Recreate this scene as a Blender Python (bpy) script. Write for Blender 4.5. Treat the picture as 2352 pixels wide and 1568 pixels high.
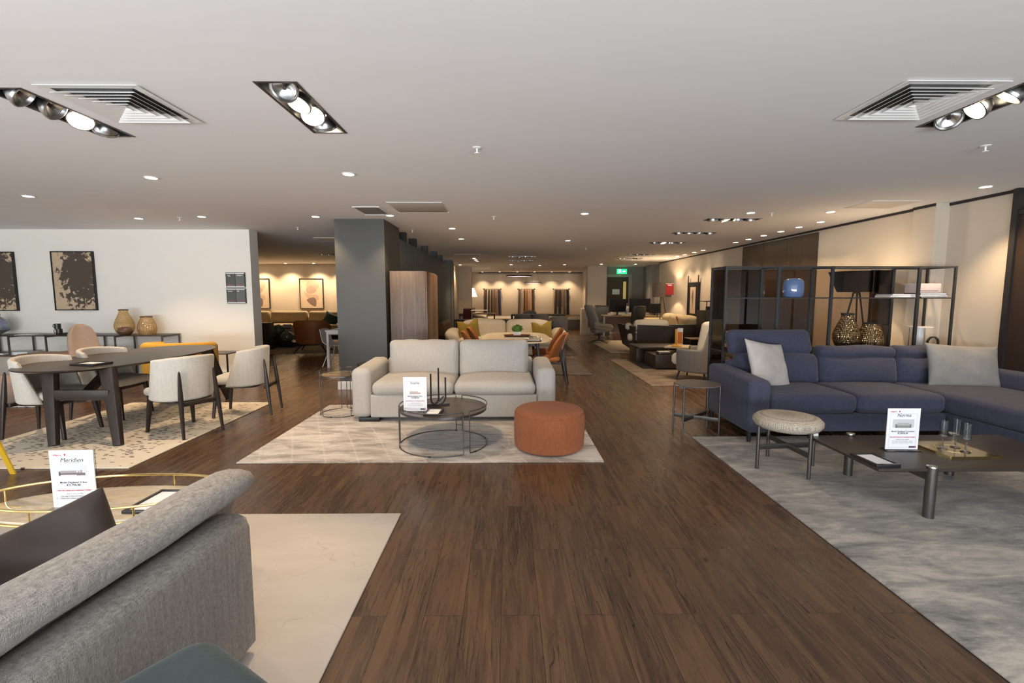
import bpy, math, random
from mathutils import Matrix, Vector, Euler
R = math.radians; PI = math.pi
random.seed(7)
for o in list(bpy.data.objects): bpy.data.objects.remove(o)
SC = bpy.context.scene
COL = SC.collection
H = 2.67
# ------------------------------------------------------------ camera
cam = bpy.data.objects.new('camera', bpy.data.cameras.new('camera')); COL.objects.link(cam)
cam.data.lens = 1080/2352*36; cam.data.sensor_width = 36; cam.data.clip_start = .02; cam.data.clip_end = 80
cam.location = (0, 0, 1.5); cam.rotation_euler = (R(90-5.658), 0, -R(.5807)); SC.camera = cam
# ------------------------------------------------------------ view, world, daylight
SC.view_settings.view_transform = 'Standard'; SC.view_settings.look = 'None'
SC.view_settings.gamma = 1; SC.view_settings.exposure = .50; SC.view_settings.use_curve_mapping = False
W = bpy.data.worlds.new('world'); SC.world = W; W.use_nodes = True
W.node_tree.nodes['Background'].inputs[0].default_value = (.75, .86, 1, 1)
W.node_tree.nodes['Background'].inputs[1].default_value = .35
def area(name, loc, rot, sx, sy, e, col):
    l = bpy.data.lights.new(name, 'AREA'); l.shape = 'RECTANGLE'; l.size = sx; l.size_y = sy; l.energy = e; l.color = col
    o = bpy.data.objects.new(name, l); COL.objects.link(o); o.location = loc; o.rotation_euler = rot; return o
DAY = area('daylight', (-2, -3.6, 1.45), (R(90), 0, 0), 13.5, 2.3, 95, (.95, .97, 1))
SKYUP = area('daylight_from_pavement', (-2.2, -4.1, .5), (R(128), 0, 0), 13, 1.6, 960, (.89, .945, 1))
WARM = (1, .72, .44)
# ------------------------------------------------------------ helpers
def link(o, parent=None):
    COL.objects.link(o)
    if parent is not None: o.parent = parent
    return o
def tag(o, label=None, cat=None, group=None, kind=None):
    if label: o['label'] = label
    if cat: o['category'] = cat
    if group: o['group'] = group
    if kind: o['kind'] = kind
    return o
def thing(name, label, cat, loc=(0, 0, 0), rz=0, group=None):
    o = bpy.data.objects.new(name, None); o.empty_display_size = .1; link(o)
    o.location = loc; o.rotation_euler = (0, 0, rz)
    return tag(o, label, cat, group)
def copy_tree(o, parent=None):
    c = o.copy(); link(c, parent)
    for ch in list(o.children): copy_tree(ch, c)
    return c
def dup(o, label, loc=None, rz=None, group=None):
    c = copy_tree(o); c['label'] = label
    if loc is not None: c.location = loc
    if rz is not None: c.rotation_euler = (0, 0, rz)
    if group: c['group'] = group
    return c
def rot2(x, y, a): return (x*math.cos(a)-y*math.sin(a), x*math.sin(a)+y*math.cos(a))
def rrect(w, h, r, k=4):
    pts = []
    for cx, cy, a0 in ((w/2-r, h/2-r, 0), (-w/2+r, h/2-r, 90), (-w/2+r, -h/2+r, 180), (w/2-r, -h/2+r, 270)):
        for i in range(k+1):
            a = R(a0+90*i/k); pts.append((cx+r*math.cos(a), cy+r*math.sin(a)))
    return pts
def superell(a, b, p, n=64):
    out = []
    for i in range(n):
        t = 2*PI*i/n; c, s = math.cos(t), math.sin(t)
        out.append((a*math.copysign(abs(c)**(2/p), c), b*math.copysign(abs(s)**(2/p), s)))
    return out
class MB:
    def __init__(s): s.v = []; s.f = []; s.m = Matrix()
    def add(s, vs, fs):
        b = len(s.v); m = s.m
        s.v += [tuple(m @ Vector(p)) for p in vs]; s.f += [tuple(b+i for i in f) for f in fs]; return s
    def at(s, loc=(0, 0, 0), rot=(0, 0, 0), sc=(1, 1, 1)):
        s.m = Matrix.Translation(loc) @ Euler(rot).to_matrix().to_4x4() @ Matrix.Diagonal((*sc, 1)); return s
    def box(s, x0, x1, y0, y1, z0, z1, b=0):
        if b: return s.soft(((x0+x1)/2, (y0+y1)/2, (z0+z1)/2), (x1-x0, y1-y0, z1-z0), b, 1, 1)
        v = [(x, y, z) for z in (z0, z1) for y in (y0, y1) for x in (x0, x1)]
        return s.add(v, [(0, 2, 3, 1), (4, 5, 7, 6), (0, 1, 5, 4), (2, 6, 7, 3), (0, 4, 6, 2), (1, 3, 7, 5)])
    def soft(s, c, size, r=.04, n=5, k=3, puff=(0, 0, 0), fn=None):
        h = [x/2 for x in size]; r = min(r, min(h)*.999); S = []
        for a in range(3):
            o = [r-r*math.tan(PI/4*(k-i)/k) for i in range(k+1)]
            lo = [-h[a]+x for x in o]; fl = [-h[a]+r+(2*h[a]-2*r)*i/n for i in range(1, n)]
            S.append(lo+fl+[-x for x in reversed(lo)])
        idx = {}; vs = []; fs = []
        def V(p):
            inn = [max(-h[i]+r, min(h[i]-r, p[i])) for i in range(3)]
            d = Vector([p[i]-inn[i] for i in range(3)]); d.normalize()
            q = [inn[i]+d[i]*r for i in range(3)]
            key = tuple(round(t, 6) for t in q)
            if key not in idx:
                u = [q[i]/h[i] for i in range(3)]
                q2 = list(q)
                for a in range(3):
                    if puff[a]:
                        b_, c_ = (a+1) % 3, (a+2) % 3
                        q2[a] += puff[a]*u[a]*(1-u[b_]**2)*(1-u[c_]**2)
                if fn: q2 = fn(q2, u)
                idx[key] = len(vs); vs.append((q2[0]+c[0], q2[1]+c[1], q2[2]+c[2]))
            return idx[key]
        for a in range(3):
            b_, c_ = (a+1) % 3, (a+2) % 3
            for sg in (-1, 1):
                for i in range(len(S[b_])-1):
                    for j in range(len(S[c_])-1):
                        q = []
                        for (ii, jj) in ((i, j), (i+1, j), (i+1, j+1), (i, j+1)):
                            p = [0, 0, 0]; p[a] = sg*h[a]; p[b_] = S[b_][ii]; p[c_] = S[c_][jj]; q.append(V(p))
                        if sg < 0: q.reverse()
                        if len(set(q)) > 2: fs.append(tuple(dict.fromkeys(q)))
        return s.add(vs, fs)
    def loft(s, rings, caps=True, closed=False):
        n = len(rings[0]); vs = [p for r_ in rings for p in r_]; fs = []
        m = len(rings)
        for i in range(m if closed else m-1):
            for j in range(n):
                a = i*n+j; b = i*n+(j+1) % n; c = ((i+1) % m)*n+(j+1) % n; d = ((i+1) % m)*n+j
                fs.append((a, b, c, d))
        if caps and not closed:
            fs.append(tuple(reversed(range(n)))); fs.append(tuple(range((m-1)*n, m*n)))
        return s.add(vs, fs)
    def prism(s, poly, z0, z1, b=0, b2=None):
        if b2 is None: b2 = b
        def ins(d):
            if not d: return poly
            cx = sum(p[0] for p in poly)/len(poly); cy = sum(p[1] for p in poly)/len(poly)
            n = len(poly); out = []
            for i in range(n):
                x0, y0 = poly[i-1]; x1, y1 = poly[(i+1) % n]
                nx, ny = -(y1-y0), (x1-x0); L = math.hypot(nx, ny) or 1
                out.append((poly[i][0]+nx/L*d, poly[i][1]+ny/L*d))
            return out
        rg = []
        if b2: rg += [[(x, y, z0) for x, y in ins(b2)], [(x, y, z0+min(abs(b2), (z1-z0)/2)) for x, y in poly]]
        else: rg.append([(x, y, z0) for x, y in poly])
        if b: rg += [[(x, y, z1-b) for x, y in poly], [(x, y, z1) for x, y in ins(b)]]
        else: rg.append([(x, y, z1) for x, y in poly])
        return s.loft(rg)
    def cyl(s, p0, p1, r0, r1=None, n=16):
        if r1 is None: r1 = r0
        p0 = Vector(p0); p1 = Vector(p1); d = (p1-p0).normalized()
        u = d.cross(Vector((0, 0, 1))); u = Vector((1, 0, 0)) if u.length < 1e-4 else u.normalized(); w = d.cross(u)
        rg = [[tuple(p+u*r*math.cos(2*PI*i/n)+w*r*math.sin(2*PI*i/n)) for i in range(n)] for p, r in ((p0, r0), (p1, r1))]
        return s.loft(rg)
    def rod(s, p0, p1, w0, d0, w1=None, d1=None, up=(0, 1, 0)):
        w1 = w0 if w1 is None else w1; d1 = d0 if d1 is None else d1
        p0 = Vector(p0); p1 = Vector(p1); d = (p1-p0).normalized(); up = Vector(up)
        u = up.cross(d).normalized(); w = d.cross(u)
        rg = []
        for p, a, b in ((p0, w0, d0), (p1, w1, d1)):
            rg.append([tuple(p+u*x+w*y) for x, y in rrect(a, b, min(a, b)*.25, 2)])
        return s.loft(rg)
    def tube(s, pts, r, closed=False, n=8):
        P = [Vector(p) for p in pts]; m = len(P); rings = []; u = None
        for i in range(m):
            if closed: t = P[(i+1) % m]-P[i-1]
            else: t = P[min(i+1, m-1)]-P[max(i-1, 0)]
            t.normalize()
            if u is None:
                u = t.cross(Vector((0, 0, 1)))
                if u.length < 1e-3: u = t.cross(Vector((0, 1, 0)))
            u = (u-t*u.dot(t)).normalized(); w = t.cross(u)
            rr = r[i] if isinstance(r, (list, tuple)) else r
            rings.append([tuple(P[i]+u*rr*math.cos(2*PI*j/n)+w*rr*math.sin(2*PI*j/n)) for j in range(n)])
        return s.loft(rings, closed=closed)
    def lathe(s, prof, c=(0, 0, 0), n=32, sx=1, sy=1, fn=None):
        vs = []; fs = []; m = len(prof)
        for r_, z in prof:
            for i in range(n):
                a = 2*PI*i/n; rr = r_*(fn(a, z) if fn else 1); vs.append((c[0]+rr*sx*math.cos(a), c[1]+rr*sy*math.sin(a), c[2]+z))
        for i in range(m-1):
            for j in range(n): fs.append((i*n+j, i*n+(j+1) % n, (i+1)*n+(j+1) % n, (i+1)*n+j))
        if prof[0][0] > 1e-5 or True: fs.append(tuple(reversed(range(n))))
        fs.append(tuple(range((m-1)*n, m*n)))
        return s.add(vs, fs)
    def revolve_open(s, prof, c=(0, 0, 0), n=32, closed=True, fn=None):
        vs = []; fs = []; m = len(prof)
        for r_, z in prof:
            for i in range(n):
                a = 2*PI*i/n; rr = r_*(fn(a, z) if fn else 1); vs.append((c[0]+rr*math.cos(a), c[1]+rr*math.sin(a), c[2]+z))
        for i in range(m if closed else m-1):
            for j in range(n): fs.append((i*n+j, i*n+(j+1) % n, ((i+1) % m)*n+(j+1) % n, ((i+1) % m)*n+j))
        return s.add(vs, fs)
    def pillow(s, w, h, t, pinch=.09, n=14, chop=0, wr=.006, seed=1):
        rnd = random.Random(seed); ph = [rnd.uniform(0, 6) for _ in range(6)]
        def P(i, j, sg):
            u = -math.cos(PI*i/n); v = -math.cos(PI*j/n)
            x = w/2*u*(1-pinch*(1-v*v)*u*u); y = h/2*v*(1-pinch*(1-u*u)*v*v)
            e = max(0, (1-u*u)*(1-v*v))
            z = sg*t/2*e**.42
            z += sg*wr*math.sin(5*u+ph[0]+3*v)*math.sin(4*v+ph[1])*min(1, e*3)
            if chop: y -= chop*math.exp(-(u/.36)**2)*max(0, v)**2*h
            return (x, y, z)
        N = n+1; vs = []; fs = []; bi = {}
        for sg in (1, -1):
            for i in range(N):
                for j in range(N):
                    if sg < 0 and (i in (0, n) or j in (0, n)): bi[(sg, i, j)] = bi[(1, i, j)]; continue
                    bi[(sg, i, j)] = len(vs); vs.append(P(i, j, sg))
            for i in range(n):
                for j in range(n):
                    q = (bi[(sg, i, j)], bi[(sg, i+1, j)], bi[(sg, i+1, j+1)], bi[(sg, i, j+1)])
                    fs.append(q if sg > 0 else q[::-1])
        return s.add(vs, fs)
    def wall(s, path, z0f, z1f, th, flare=0, k=4, rt=None):
        """upholstered or shell wall following a 2D path; heights are functions of t"""
        m = len(path); rings = []
        for i, (x, y) in enumerate(path):
            t = i/(m-1); a = path[max(i-1, 0)]; b = path[min(i+1, m-1)]
            dx, dy = b[0]-a[0], b[1]-a[1]; L = math.hypot(dx, dy) or 1; nx, ny = dy/L, -dx/L
            z0, z1 = z0f(t), z1f(t); r = min(th/2*.98, (z1-z0)/2*.98); ring = []
            for (ox, oz) in rrect(th, z1-z0, r, k):
                zz = (z0+z1)/2+oz; off = ox+flare*((zz-z0)/(z1-z0+1e-6)-.0)
                ring.append((x+nx*off, y+ny*off, zz))
            rings.append(ring)
        return s.loft(rings)
    def build(s, name, mat, parent=None, ang=40, label=None):
        me = bpy.data.meshes.new(name); me.from_pydata(s.v, [], s.f); me.validate()
        import bmesh
        bm = bmesh.new(); bm.from_mesh(me); bmesh.ops.recalc_face_normals(bm, faces=bm.faces); bm.to_mesh(me); bm.free()
        if ang:
            me.shade_smooth(); me.set_sharp_from_angle(angle=R(ang))
        if mat: me.materials.append(mat)
        o = bpy.data.objects.new(name, me); link(o, parent)
        if label: o['label'] = label
        return o
def struct(o): o['kind'] = 'structure'; return o
def solo(mb, name, mat, label, cat, group=None, ang=40, loc=None, rz=0):
    o = mb.build(name, mat, ang=ang)
    if loc: o.location = loc; o.rotation_euler = (0, 0, rz)
    return tag(o, label, cat, group)
# ------------------------------------------------------------ materials
class NT:
    def __init__(s, name, rough=.5, metal=0, col=(.5, .5, .5)):
        s.mat = bpy.data.materials.new(name); s.mat.use_nodes = True; s.t = s.mat.node_tree
        s.b = s.t.nodes['Principled BSDF']; s.b.inputs['Roughness'].default_value = rough; s.b.inputs['Metallic'].default_value = metal
        s.b.inputs['Base Color'].default_value = (*col, 1); s._tc = None
    def n(s, typ, **kw):
        nd = s.t.nodes.new(typ)
        for k_, v in kw.items():
            if k_.startswith('_'): setattr(nd, k_[1:], v)
            else: nd.inputs[k_.replace('__', ' ')].default_value = v
        return nd
    def l(s, a, b): s.t.links.new(a, b)
    def co(s, scale=(1, 1, 1), rot=(0, 0, 0), loc=(0, 0, 0)):
        if not s._tc: s._tc = s.n('ShaderNodeTexCoord')
        m = s.n('ShaderNodeMapping'); m.inputs['Scale'].default_value = scale; m.inputs['Rotation'].default_value = rot; m.inputs['Location'].default_value = loc
        s.l(s._tc.outputs['Object'], m.inputs['Vector']); return m.outputs[0]
    def noise(s, vec, scale=5, detail=3, rough=.5, dist=0):
        x = s.n('ShaderNodeTexNoise', Scale=scale, Detail=detail, Roughness=rough, Distortion=dist); s.l(vec, x.inputs['Vector']); return x.outputs['Fac']
    def ramp(s, fac, stops, interp='LINEAR'):
        r = s.n('ShaderNodeValToRGB'); r.color_ramp.interpolation = interp; e = r.color_ramp.elements
        while len(e) < len(stops): e.new(.5)
        for i, (p, c) in enumerate(stops): e[i].position = p; e[i].color = (*c, 1) if len(c) == 3 else c
        s.l(fac, r.inputs[0]); return r.outputs[0]
    def mix(s, fac, a, b, mode='MIX'):
        m = s.n('ShaderNodeMix', _data_type='RGBA', _blend_type=mode)
        for sock, val in ((m.inputs[0], fac), (m.inputs[6], a), (m.inputs[7], b)):
            if isinstance(val, (int, float)): sock.default_value = val
            elif isinstance(val, tuple): sock.default_value = (*val, 1)
            else: s.l(val, sock)
        return m.outputs[2]
    def math(s, op, a, b=0.):
        m = s.n('ShaderNodeMath', _operation=op)
        for sock, val in ((m.inputs[0], a), (m.inputs[1], b)):
            if isinstance(val, (int, float)): sock.default_value = val
            else: s.l(val, sock)
        return m.outputs[0]
    def color(s, c): s.l(c, s.b.inputs['Base Color']); return s
    def bump(s, h, st=.3, d=.01):
        b = s.n('ShaderNodeBump', Strength=st, Distance=d); s.l(h, b.inputs['Height']); s.l(b.outputs[0], s.b.inputs['Normal']); return s
def plain(name, col, rough=.5, metal=0, coat=0, var=.06):
    t = NT(name, rough, metal, col)
    f = t.noise(t.co(), 6, 2)
    t.color(t.mix(f, tuple(c*(1-var) for c in col), tuple(min(1, c*(1+var)) for c in col)))
    if coat: t.b.inputs['Coat Weight'].default_value = coat; t.b.inputs['Coat Roughness'].default_value = .1
    return t.mat
def fabric(name, c, c2=None, sc=260, contrast=.3, bump=.35, rough=.9, sheen=.06, big=.12, streak=8):
    t = NT(name, rough, 0, c); c2 = c2 or tuple(x*(1-contrast) for x in c)
    k = 1./(streak*1.6)
    a = t.noise(t.co((1, 1, k)), sc*.8, 2, .6); b = t.noise(t.co((k, k, 1)), sc*.8, 2, .6); d = t.noise(t.co((1, 1, k*.5)), sc*.16, 2, .5)
    w = t.math('ADD', t.math('ADD', t.math('MULTIPLY', a, .42), t.math('MULTIPLY', b, .38)), t.math('MULTIPLY', d, .2))
    f = t.ramp(w, [(.36, (0, 0, 0)), (.64, (1, 1, 1))])
    g = t.noise(t.co(), 3.5, 3)
    col = t.mix(f, c2, c); col = t.mix(t.math('MULTIPLY', g, big*2), col, tuple(x*.6 for x in c))
    t.color(col); t.bump(f, bump, .002); t.b.inputs['Sheen Weight'].default_value = sheen; t.b.inputs['Sheen Roughness'].default_value = .5
    return t.mat
def velvet(name, c, rough=.75, sheen=.2):
    t = NT(name, rough, 0, c); f = t.noise(t.co(), 5, 4, .6, .5)
    t.color(t.mix(f, tuple(x*.72 for x in c), tuple(min(1, x*1.22) for x in c)))
    t.b.inputs['Sheen Weight'].default_value = sheen; t.b.inputs['Sheen Roughness'].default_value = .35
    t.bump(t.noise(t.co(), 9, 4, .6), .25, .02); return t.mat
def wood(name, c1, c2, rough=.4, axis=0, sc=1.0, coat=0):
    t = NT(name, rough, 0, c1); s = [22*sc]*3; s[axis] = 1.6*sc
    f = t.noise(t.co(tuple(s)), 1.4, 8, .62, .8); g = t.noise(t.co(tuple(x*4 for x in s)), 2, 3)
    t.color(t.mix(t.ramp(t.math('ADD', t.math('MULTIPLY', f, .75), t.math('MULTIPLY', g, .25)), [(.35, (0, 0, 0)), (.65, (1, 1, 1))]), c1, c2))
    t.bump(f, .12, .003)
    if coat: t.b.inputs['Coat Weight'].default_value = coat
    return t.mat
def emit(name, col, st):
    t = NT(name, .5, 0, col); t.b.inputs['Emission Color'].default_value = (*col, 1); t.b.inputs['Emission Strength'].default_value = st; return t.mat
def glassy(name, col, rough=.03, tr=1, ior=1.45):
    t = NT(name, rough, 0, col); t.b.inputs['Transmission Weight'].default_value = tr; t.b.inputs['IOR'].default_value = ior; return t.mat
def tint(name, col, gloss=.08):
    """thin pane: straight-through tint plus reflection"""
    t = NT(name); nt = t.t; out = nt.nodes['Material Output']; nt.nodes.remove(t.b)
    tr = nt.nodes.new('ShaderNodeBsdfTransparent'); tr.inputs[0].default_value = (*col, 1)
    gl = nt.nodes.new('ShaderNodeBsdfGlossy'); gl.inputs['Roughness'].default_value = .02
    lw = nt.nodes.new('ShaderNodeLayerWeight'); lw.inputs[0].default_value = .5; pw = nt.nodes.new('ShaderNodeMath'); pw.operation = 'POWER'; pw.inputs[1].default_value = 5.; nt.links.new(lw.outputs['Facing'], pw.inputs[0])
    mp = nt.nodes.new('ShaderNodeMath'); mp.operation = 'MULTIPLY_ADD'; mp.inputs[1].default_value = .5; mp.inputs[2].default_value = gloss; nt.links.new(pw.outputs[0], mp.inputs[0])
    mx = nt.nodes.new('ShaderNodeMixShader'); nt.links.new(mp.outputs[0], mx.inputs[0]); nt.links.new(tr.outputs[0], mx.inputs[1]); nt.links.new(gl.outputs[0], mx.inputs[2])
    nt.links.new(mx.outputs[0], out.inputs[0]); return t.mat
M = {}
M['wall_white'] = plain('painted_white', (.90, .865, .79), .85, var=.02)
M['wall_cream'] = plain('painted_cream', (.60, .53, .44), .8, var=.03)
M['wall_grey'] = plain('painted_warm_grey', (.30, .28, .26), .8, var=.03)
M['wall_dark'] = plain('painted_charcoal', (.095, .105, .108), .55, var=.05)
M['pillar'] = plain('pillar_grey', (.050, .049, .043), .45, var=.04)
M['black'] = plain('black_metal', (.018, .018, .02), .4, .2)
M['trimblack'] = plain('black_trim', (.02, .018, .018), .5)
M['gun'] = plain('gunmetal', (.13, .122, .115), .36, .85)
M['steel'] = plain('steel', (.62, .62, .60), .25, 1)
M['alu'] = plain('brushed_aluminium', (.55, .56, .57), .32, 1)
M['brass'] = plain('polished_brass', (.93, .72, .32), .15, 1)
M['white'] = plain('white_paint', (.82, .81, .79), .4)
M['paper'] = plain('white_paper', (.86, .86, .88), .6, var=.01)
M['plasticblack'] = plain('black_plastic', (.02, .02, .022), .3)
M['darkscreen'] = plain('dark_screen', (.012, .012, .014), .2)
M['red'] = plain('red_print', (.38, .025, .03), .6)
M['ink'] = plain('dark_ink', (.05, .045, .055), .7)
M['inkgrey'] = plain('grey_ink', (.25, .25, .27), .7)
M['inkred'] = plain('red_ink', (.50, .04, .07), .7)
M['ceil'] = NT('ceiling_plaster', .9, 0, (.78, .77, .755)).mat
t = NT('ceiling_plaster', .85); f = t.noise(t.co((.4, 3, 1)), 1.2, 4, .6)
t.color(t.mix(f, (.80, .79, .785), (.86, .85, .845))); t.bump(f, .15, .01); M['ceil'] = t.mat
# wood plank floor: planks run away from the camera
t = NT('plank_floor', .34)
vec = t.co((1, 1, 1), (0, 0, R(90)), (.35, .03, 0))
br = t.n('ShaderNodeTexBrick', Scale=1., **{'Brick__Width': 1.15, 'Row__Height': .18, 'Mortar__Size': .0012, 'Mortar__Smooth': .1, 'Bias': 0.}); br.offset = .5
t.l(vec, br.inputs['Vector']); br.inputs['Color1'].default_value = (0, 0, 0, 1); br.inputs['Color2'].default_value = (1, 1, 1, 1); br.inputs['Mortar'].default_value = (.5, .5, .5, 1)
rnd = t.math('MULTIPLY', br.outputs['Color'], 37.)
def gn(scale, sv, detail, rough, dist, seed=1.):
    x = t.n('ShaderNodeTexNoise', _noise_dimensions='4D', Scale=scale, Detail=detail, Roughness=rough, Distortion=dist)
    t.l(t.co(sv), x.inputs['Vector']); t.l(t.math('MULTIPLY', rnd, seed), x.inputs['W']); return x.outputs['Fac']
g1 = gn(1.0, (20, 1.5, 1), 6, .62, .9); g2 = gn(1.0, (150, 3.0, 1), 4, .65, .4); g3 = gn(1.0, (3., 1.2, 1), 3, .6, .3, 2.)
wv = t.n('ShaderNodeTexWave', _wave_type='BANDS', _bands_direction='X', Scale=16., Distortion=22., Detail=3., **{'Detail__Scale': .7})
t.l(t.co((1, .16, 1)), wv.inputs['Vector']); t.l(rnd, wv.inputs['Phase Offset'])
base = t.mix(t.ramp(br.outputs['Color'], [(0, (.1, .1, .1)), (1, (.9, .9, .9))]), (.056, .027, .014), (.112, .056, .027))
c = t.mix(t.math('MULTIPLY', t.ramp(g3, [(.25, (0, 0, 0)), (.8, (1, 1, 1))]), .9), base, (.045, .030, .023))
c = t.mix(t.math('MULTIPLY', t.ramp(g1, [(.38, (0, 0, 0)), (.72, (1, 1, 1))]), .72), c, (.20, .105, .050))
c = t.mix(t.math('MULTIPLY', t.ramp(g2, [(.50, (0, 0, 0)), (.80, (1, 1, 1))]), .6), c, (.018, .011, .008))
c = t.mix(t.math('MULTIPLY', t.ramp(wv.outputs['Fac'], [(.0, (1, 1, 1)), (.10, (0, 0, 0))]), t.math('MULTIPLY', t.ramp(g3, [(.40, (0, 0, 0)), (.62, (1, 1, 1))]), .9)), c, (.018, .010, .007))
vo = t.n('ShaderNodeTexVoronoi', Scale=1.0, Randomness=1.); t.l(t.co((3.4, 2.2, 1), (0, 0, .2)), vo.inputs['Vector'])
kn = t.ramp(vo.outputs['Distance'], [(.030, (1, 1, 1)), (.065, (0, 0, 0))])
c = t.mix(t.math('MULTIPLY', kn, .85), c, (.012, .008, .006))
c = t.mix(br.outputs['Fac'], c, (.012, .008, .006))
t.color(c)
rr = t.ramp(g1, [(.3, (.21, .21, .21)), (.7, (.34, .34, .34))]); t.l(rr, t.b.inputs['Roughness'])
hgt = t.math('SUBTRACT', t.math('MULTIPLY', g2, -.4), t.math('ADD', br.outputs['Fac'], t.math('MULTIPLY', g1, .6)))
t.bump(t.math('ADD', hgt, t.math('MULTIPLY', t.noise(t.co((1, .3, 1)), 22, 2), .7)), .3, .004); t.b.inputs['Specular IOR Level'].default_value = .45
M['floor'] = t.mat
# furniture surfaces
M['sofa_light'] = fabric('light_grey_weave', (.50, .475, .445), (.37, .35, .325), 520, bump=.4)
M['sofa_front'] = fabric('speckled_grey_weave', (.45, .42, .385), (.16, .146, .132), 480, bump=.8, big=.03, streak=5)
M['blue'] = fabric('navy_weave', (.066, .069, .118), (.030, .032, .060), 380, bump=.3, sheen=.12, streak=12)
M['boucle'] = fabric('cream_weave', (.72, .67, .59), (.55, .51, .44), 330, bump=.35)
M['boucle_taupe'] = fabric('taupe_weave', (.36, .27, .215), (.27, .20, .16), 330)
M['cream'] = fabric('cream_fabric', (.74, .66, .54), (.62, .55, .44), 300)
M['beige'] = fabric('beige_fabric', (.52, .42, .27), (.42, .33, .2), 260)
M['greyfab'] = fabric('grey_fabric', (.34, .295, .25), (.26, .225, .19), 330)
M['greydark'] = fabric('dark_grey_fabric', (.10, .095, .09), None, 330)
M['yellowfab'] = fabric('mustard_fabric', (.66, .36, .03), (.5, .26, .02), 300)
M['pouf'] = fabric('rust_boucle', (.40, .130, .045), (.18, .055, .02), 480, bump=.6, streak=2)
M['stoolfab'] = fabric('beige_knit', (.56, .495, .41), (.34, .30, .24), 330, bump=.9, streak=1.2)
t = NT('beige_knit_cover', .9); v = t.n('ShaderNodeTexVoronoi', Scale=1., Randomness=.25); t.l(t.co((95, 95, 95)), v.inputs['Vector'])
t.color(t.mix(t.ramp(v.outputs['Distance'], [(.30, (1, 1, 1)), (.62, (0, 0, 0))]), (.27, .235, .19), (.58, .51, .42))); t.bump(t.math('SUBTRACT', 1., v.outputs['Distance']), .7, .004); M['stoolfab'] = t.mat
M['orange'] = velvet('orange_velvet', (.36, .115, .025), .75, .1)
M['orange_dark'] = velvet('burnt_orange_leather', (.36, .11, .02), .55, .1)
M['olive'] = velvet('olive_velvet', (.28, .19, .02))
M['brownvel'] = velvet('brown_velvet', (.028, .017, .012), .7, .15)
M['teal'] = velvet('teal_velvet', (.026, .052, .060))
M['greyvel'] = velvet('pale_grey_velvet', (.52, .48, .45), .7, .1)
M['greyvel2'] = velvet('silver_velvet', (.30, .285, .265), .7, .1)
M['green'] = velvet('dark_green_velvet', (.02, .045, .035))
M['maroon'] = velvet('maroon_fabric', (.085, .008, .012))
M['leather'] = plain('tan_leather', (.22, .115, .055), .5)
M['leather_dark'] = plain('dark_brown_leather', (.035, .022, .016), .4)
M['darkwood'] = wood('dark_ash', (.022, .015, .011), (.050, .034, .025), .38, 1)
M['darkwood_leg'] = wood('dark_ash_leg', (.016, .010, .007), (.034, .021, .015), .42, 2)
M['darkwoodx'] = wood('smoked_oak', (.030, .023, .019), (.048, .037, .030), .36, 0)
M['walnut'] = wood('walnut', (.10, .05, .028), (.16, .085, .05), .4, 0)
M['lightwood'] = wood('light_ash', (.55, .43, .27), (.66, .53, .36), .4, 0)
M['wardrobe'] = wood('brown_elm', (.095, .068, .052), (.145, .105, .083), .5, 2)
M['deskwood'] = wood('oak_laminate', (.38, .25, .13), (.46, .31, .17), .45, 0)
M['brownpanel'] = wood('brown_oak_panel', (.050, .033, .021), (.080, .054, .036), .5, 2)
t = NT('wood_inlay_top', .28); t.color(t.mix(t.ramp(t.noise(t.co((2, 26, 1), (0, 0, R(55))), 1.5, 6, .6, .6), [(.35, (0, 0, 0)), (.65, (1, 1, 1))]), (.034, .021, .014), (.075, .048, .032))); M['inlay'] = t.mat
t = NT('cream_marble', .08); f = t.noise(t.co((1, 2.2, 1)), 2.4, 8, .65, 1.6); t.color(t.mix(t.ramp(f, [(.42, (0, 0, 0)), (.5, (1, 1, 1)), (.58, (0, 0, 0))]), (.60, .51, .38), (.50, .42, .31))); M['marble'] = t.mat
t = NT('cream_ceramic_top', .12, 0, (.78, .66, .44)); M['tabletop_cream'] = t.mat
M['smoke'] = tint('smoked_glass', (.66, .61, .56), .035)
M['smokedark'] = tint('dark_smoked_glass', (.40, .38, .36), .05)
M['clear'] = tint('clear_glass', (.975, .985, .985), .03)
M['drink'] = tint('drinking_glass', (.90, .92, .93), .10)
M['acrylic'] = glassy('clear_acrylic', (.9, .92, .92))
t = NT('amber_ribbed_glass', .1, 0, (.60, .38, .12)); t.b.inputs['Transmission Weight'].default_value = .8; M['amber'] = t.mat
t = NT('gold_lustre_glass', .12, .75, (.40, .27, .12)); M['goldglass'] = t.mat
t = NT('iridescent_glass', .06, .3, (.5, .52, .42)); t.b.inputs['Transmission Weight'].default_value = .5; t.color(t.ramp(t.noise(t.co(), 7, 2), [(.35, (.55, .55, .15)), (.5, (.4, .5, .55)), (.65, (.35, .3, .6))])); M['irid'] = t.mat
M['bluegloss'] = plain('blue_ceramic', (.12, .19, .36), .08, 0, .8)
M['greengloss'] = plain('green_glazed_ceramic', (.11, .13, .07), .15, 0, .5)
M['shade_dark'] = plain('black_lampshade', (.012, .010, .009), .7)

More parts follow.
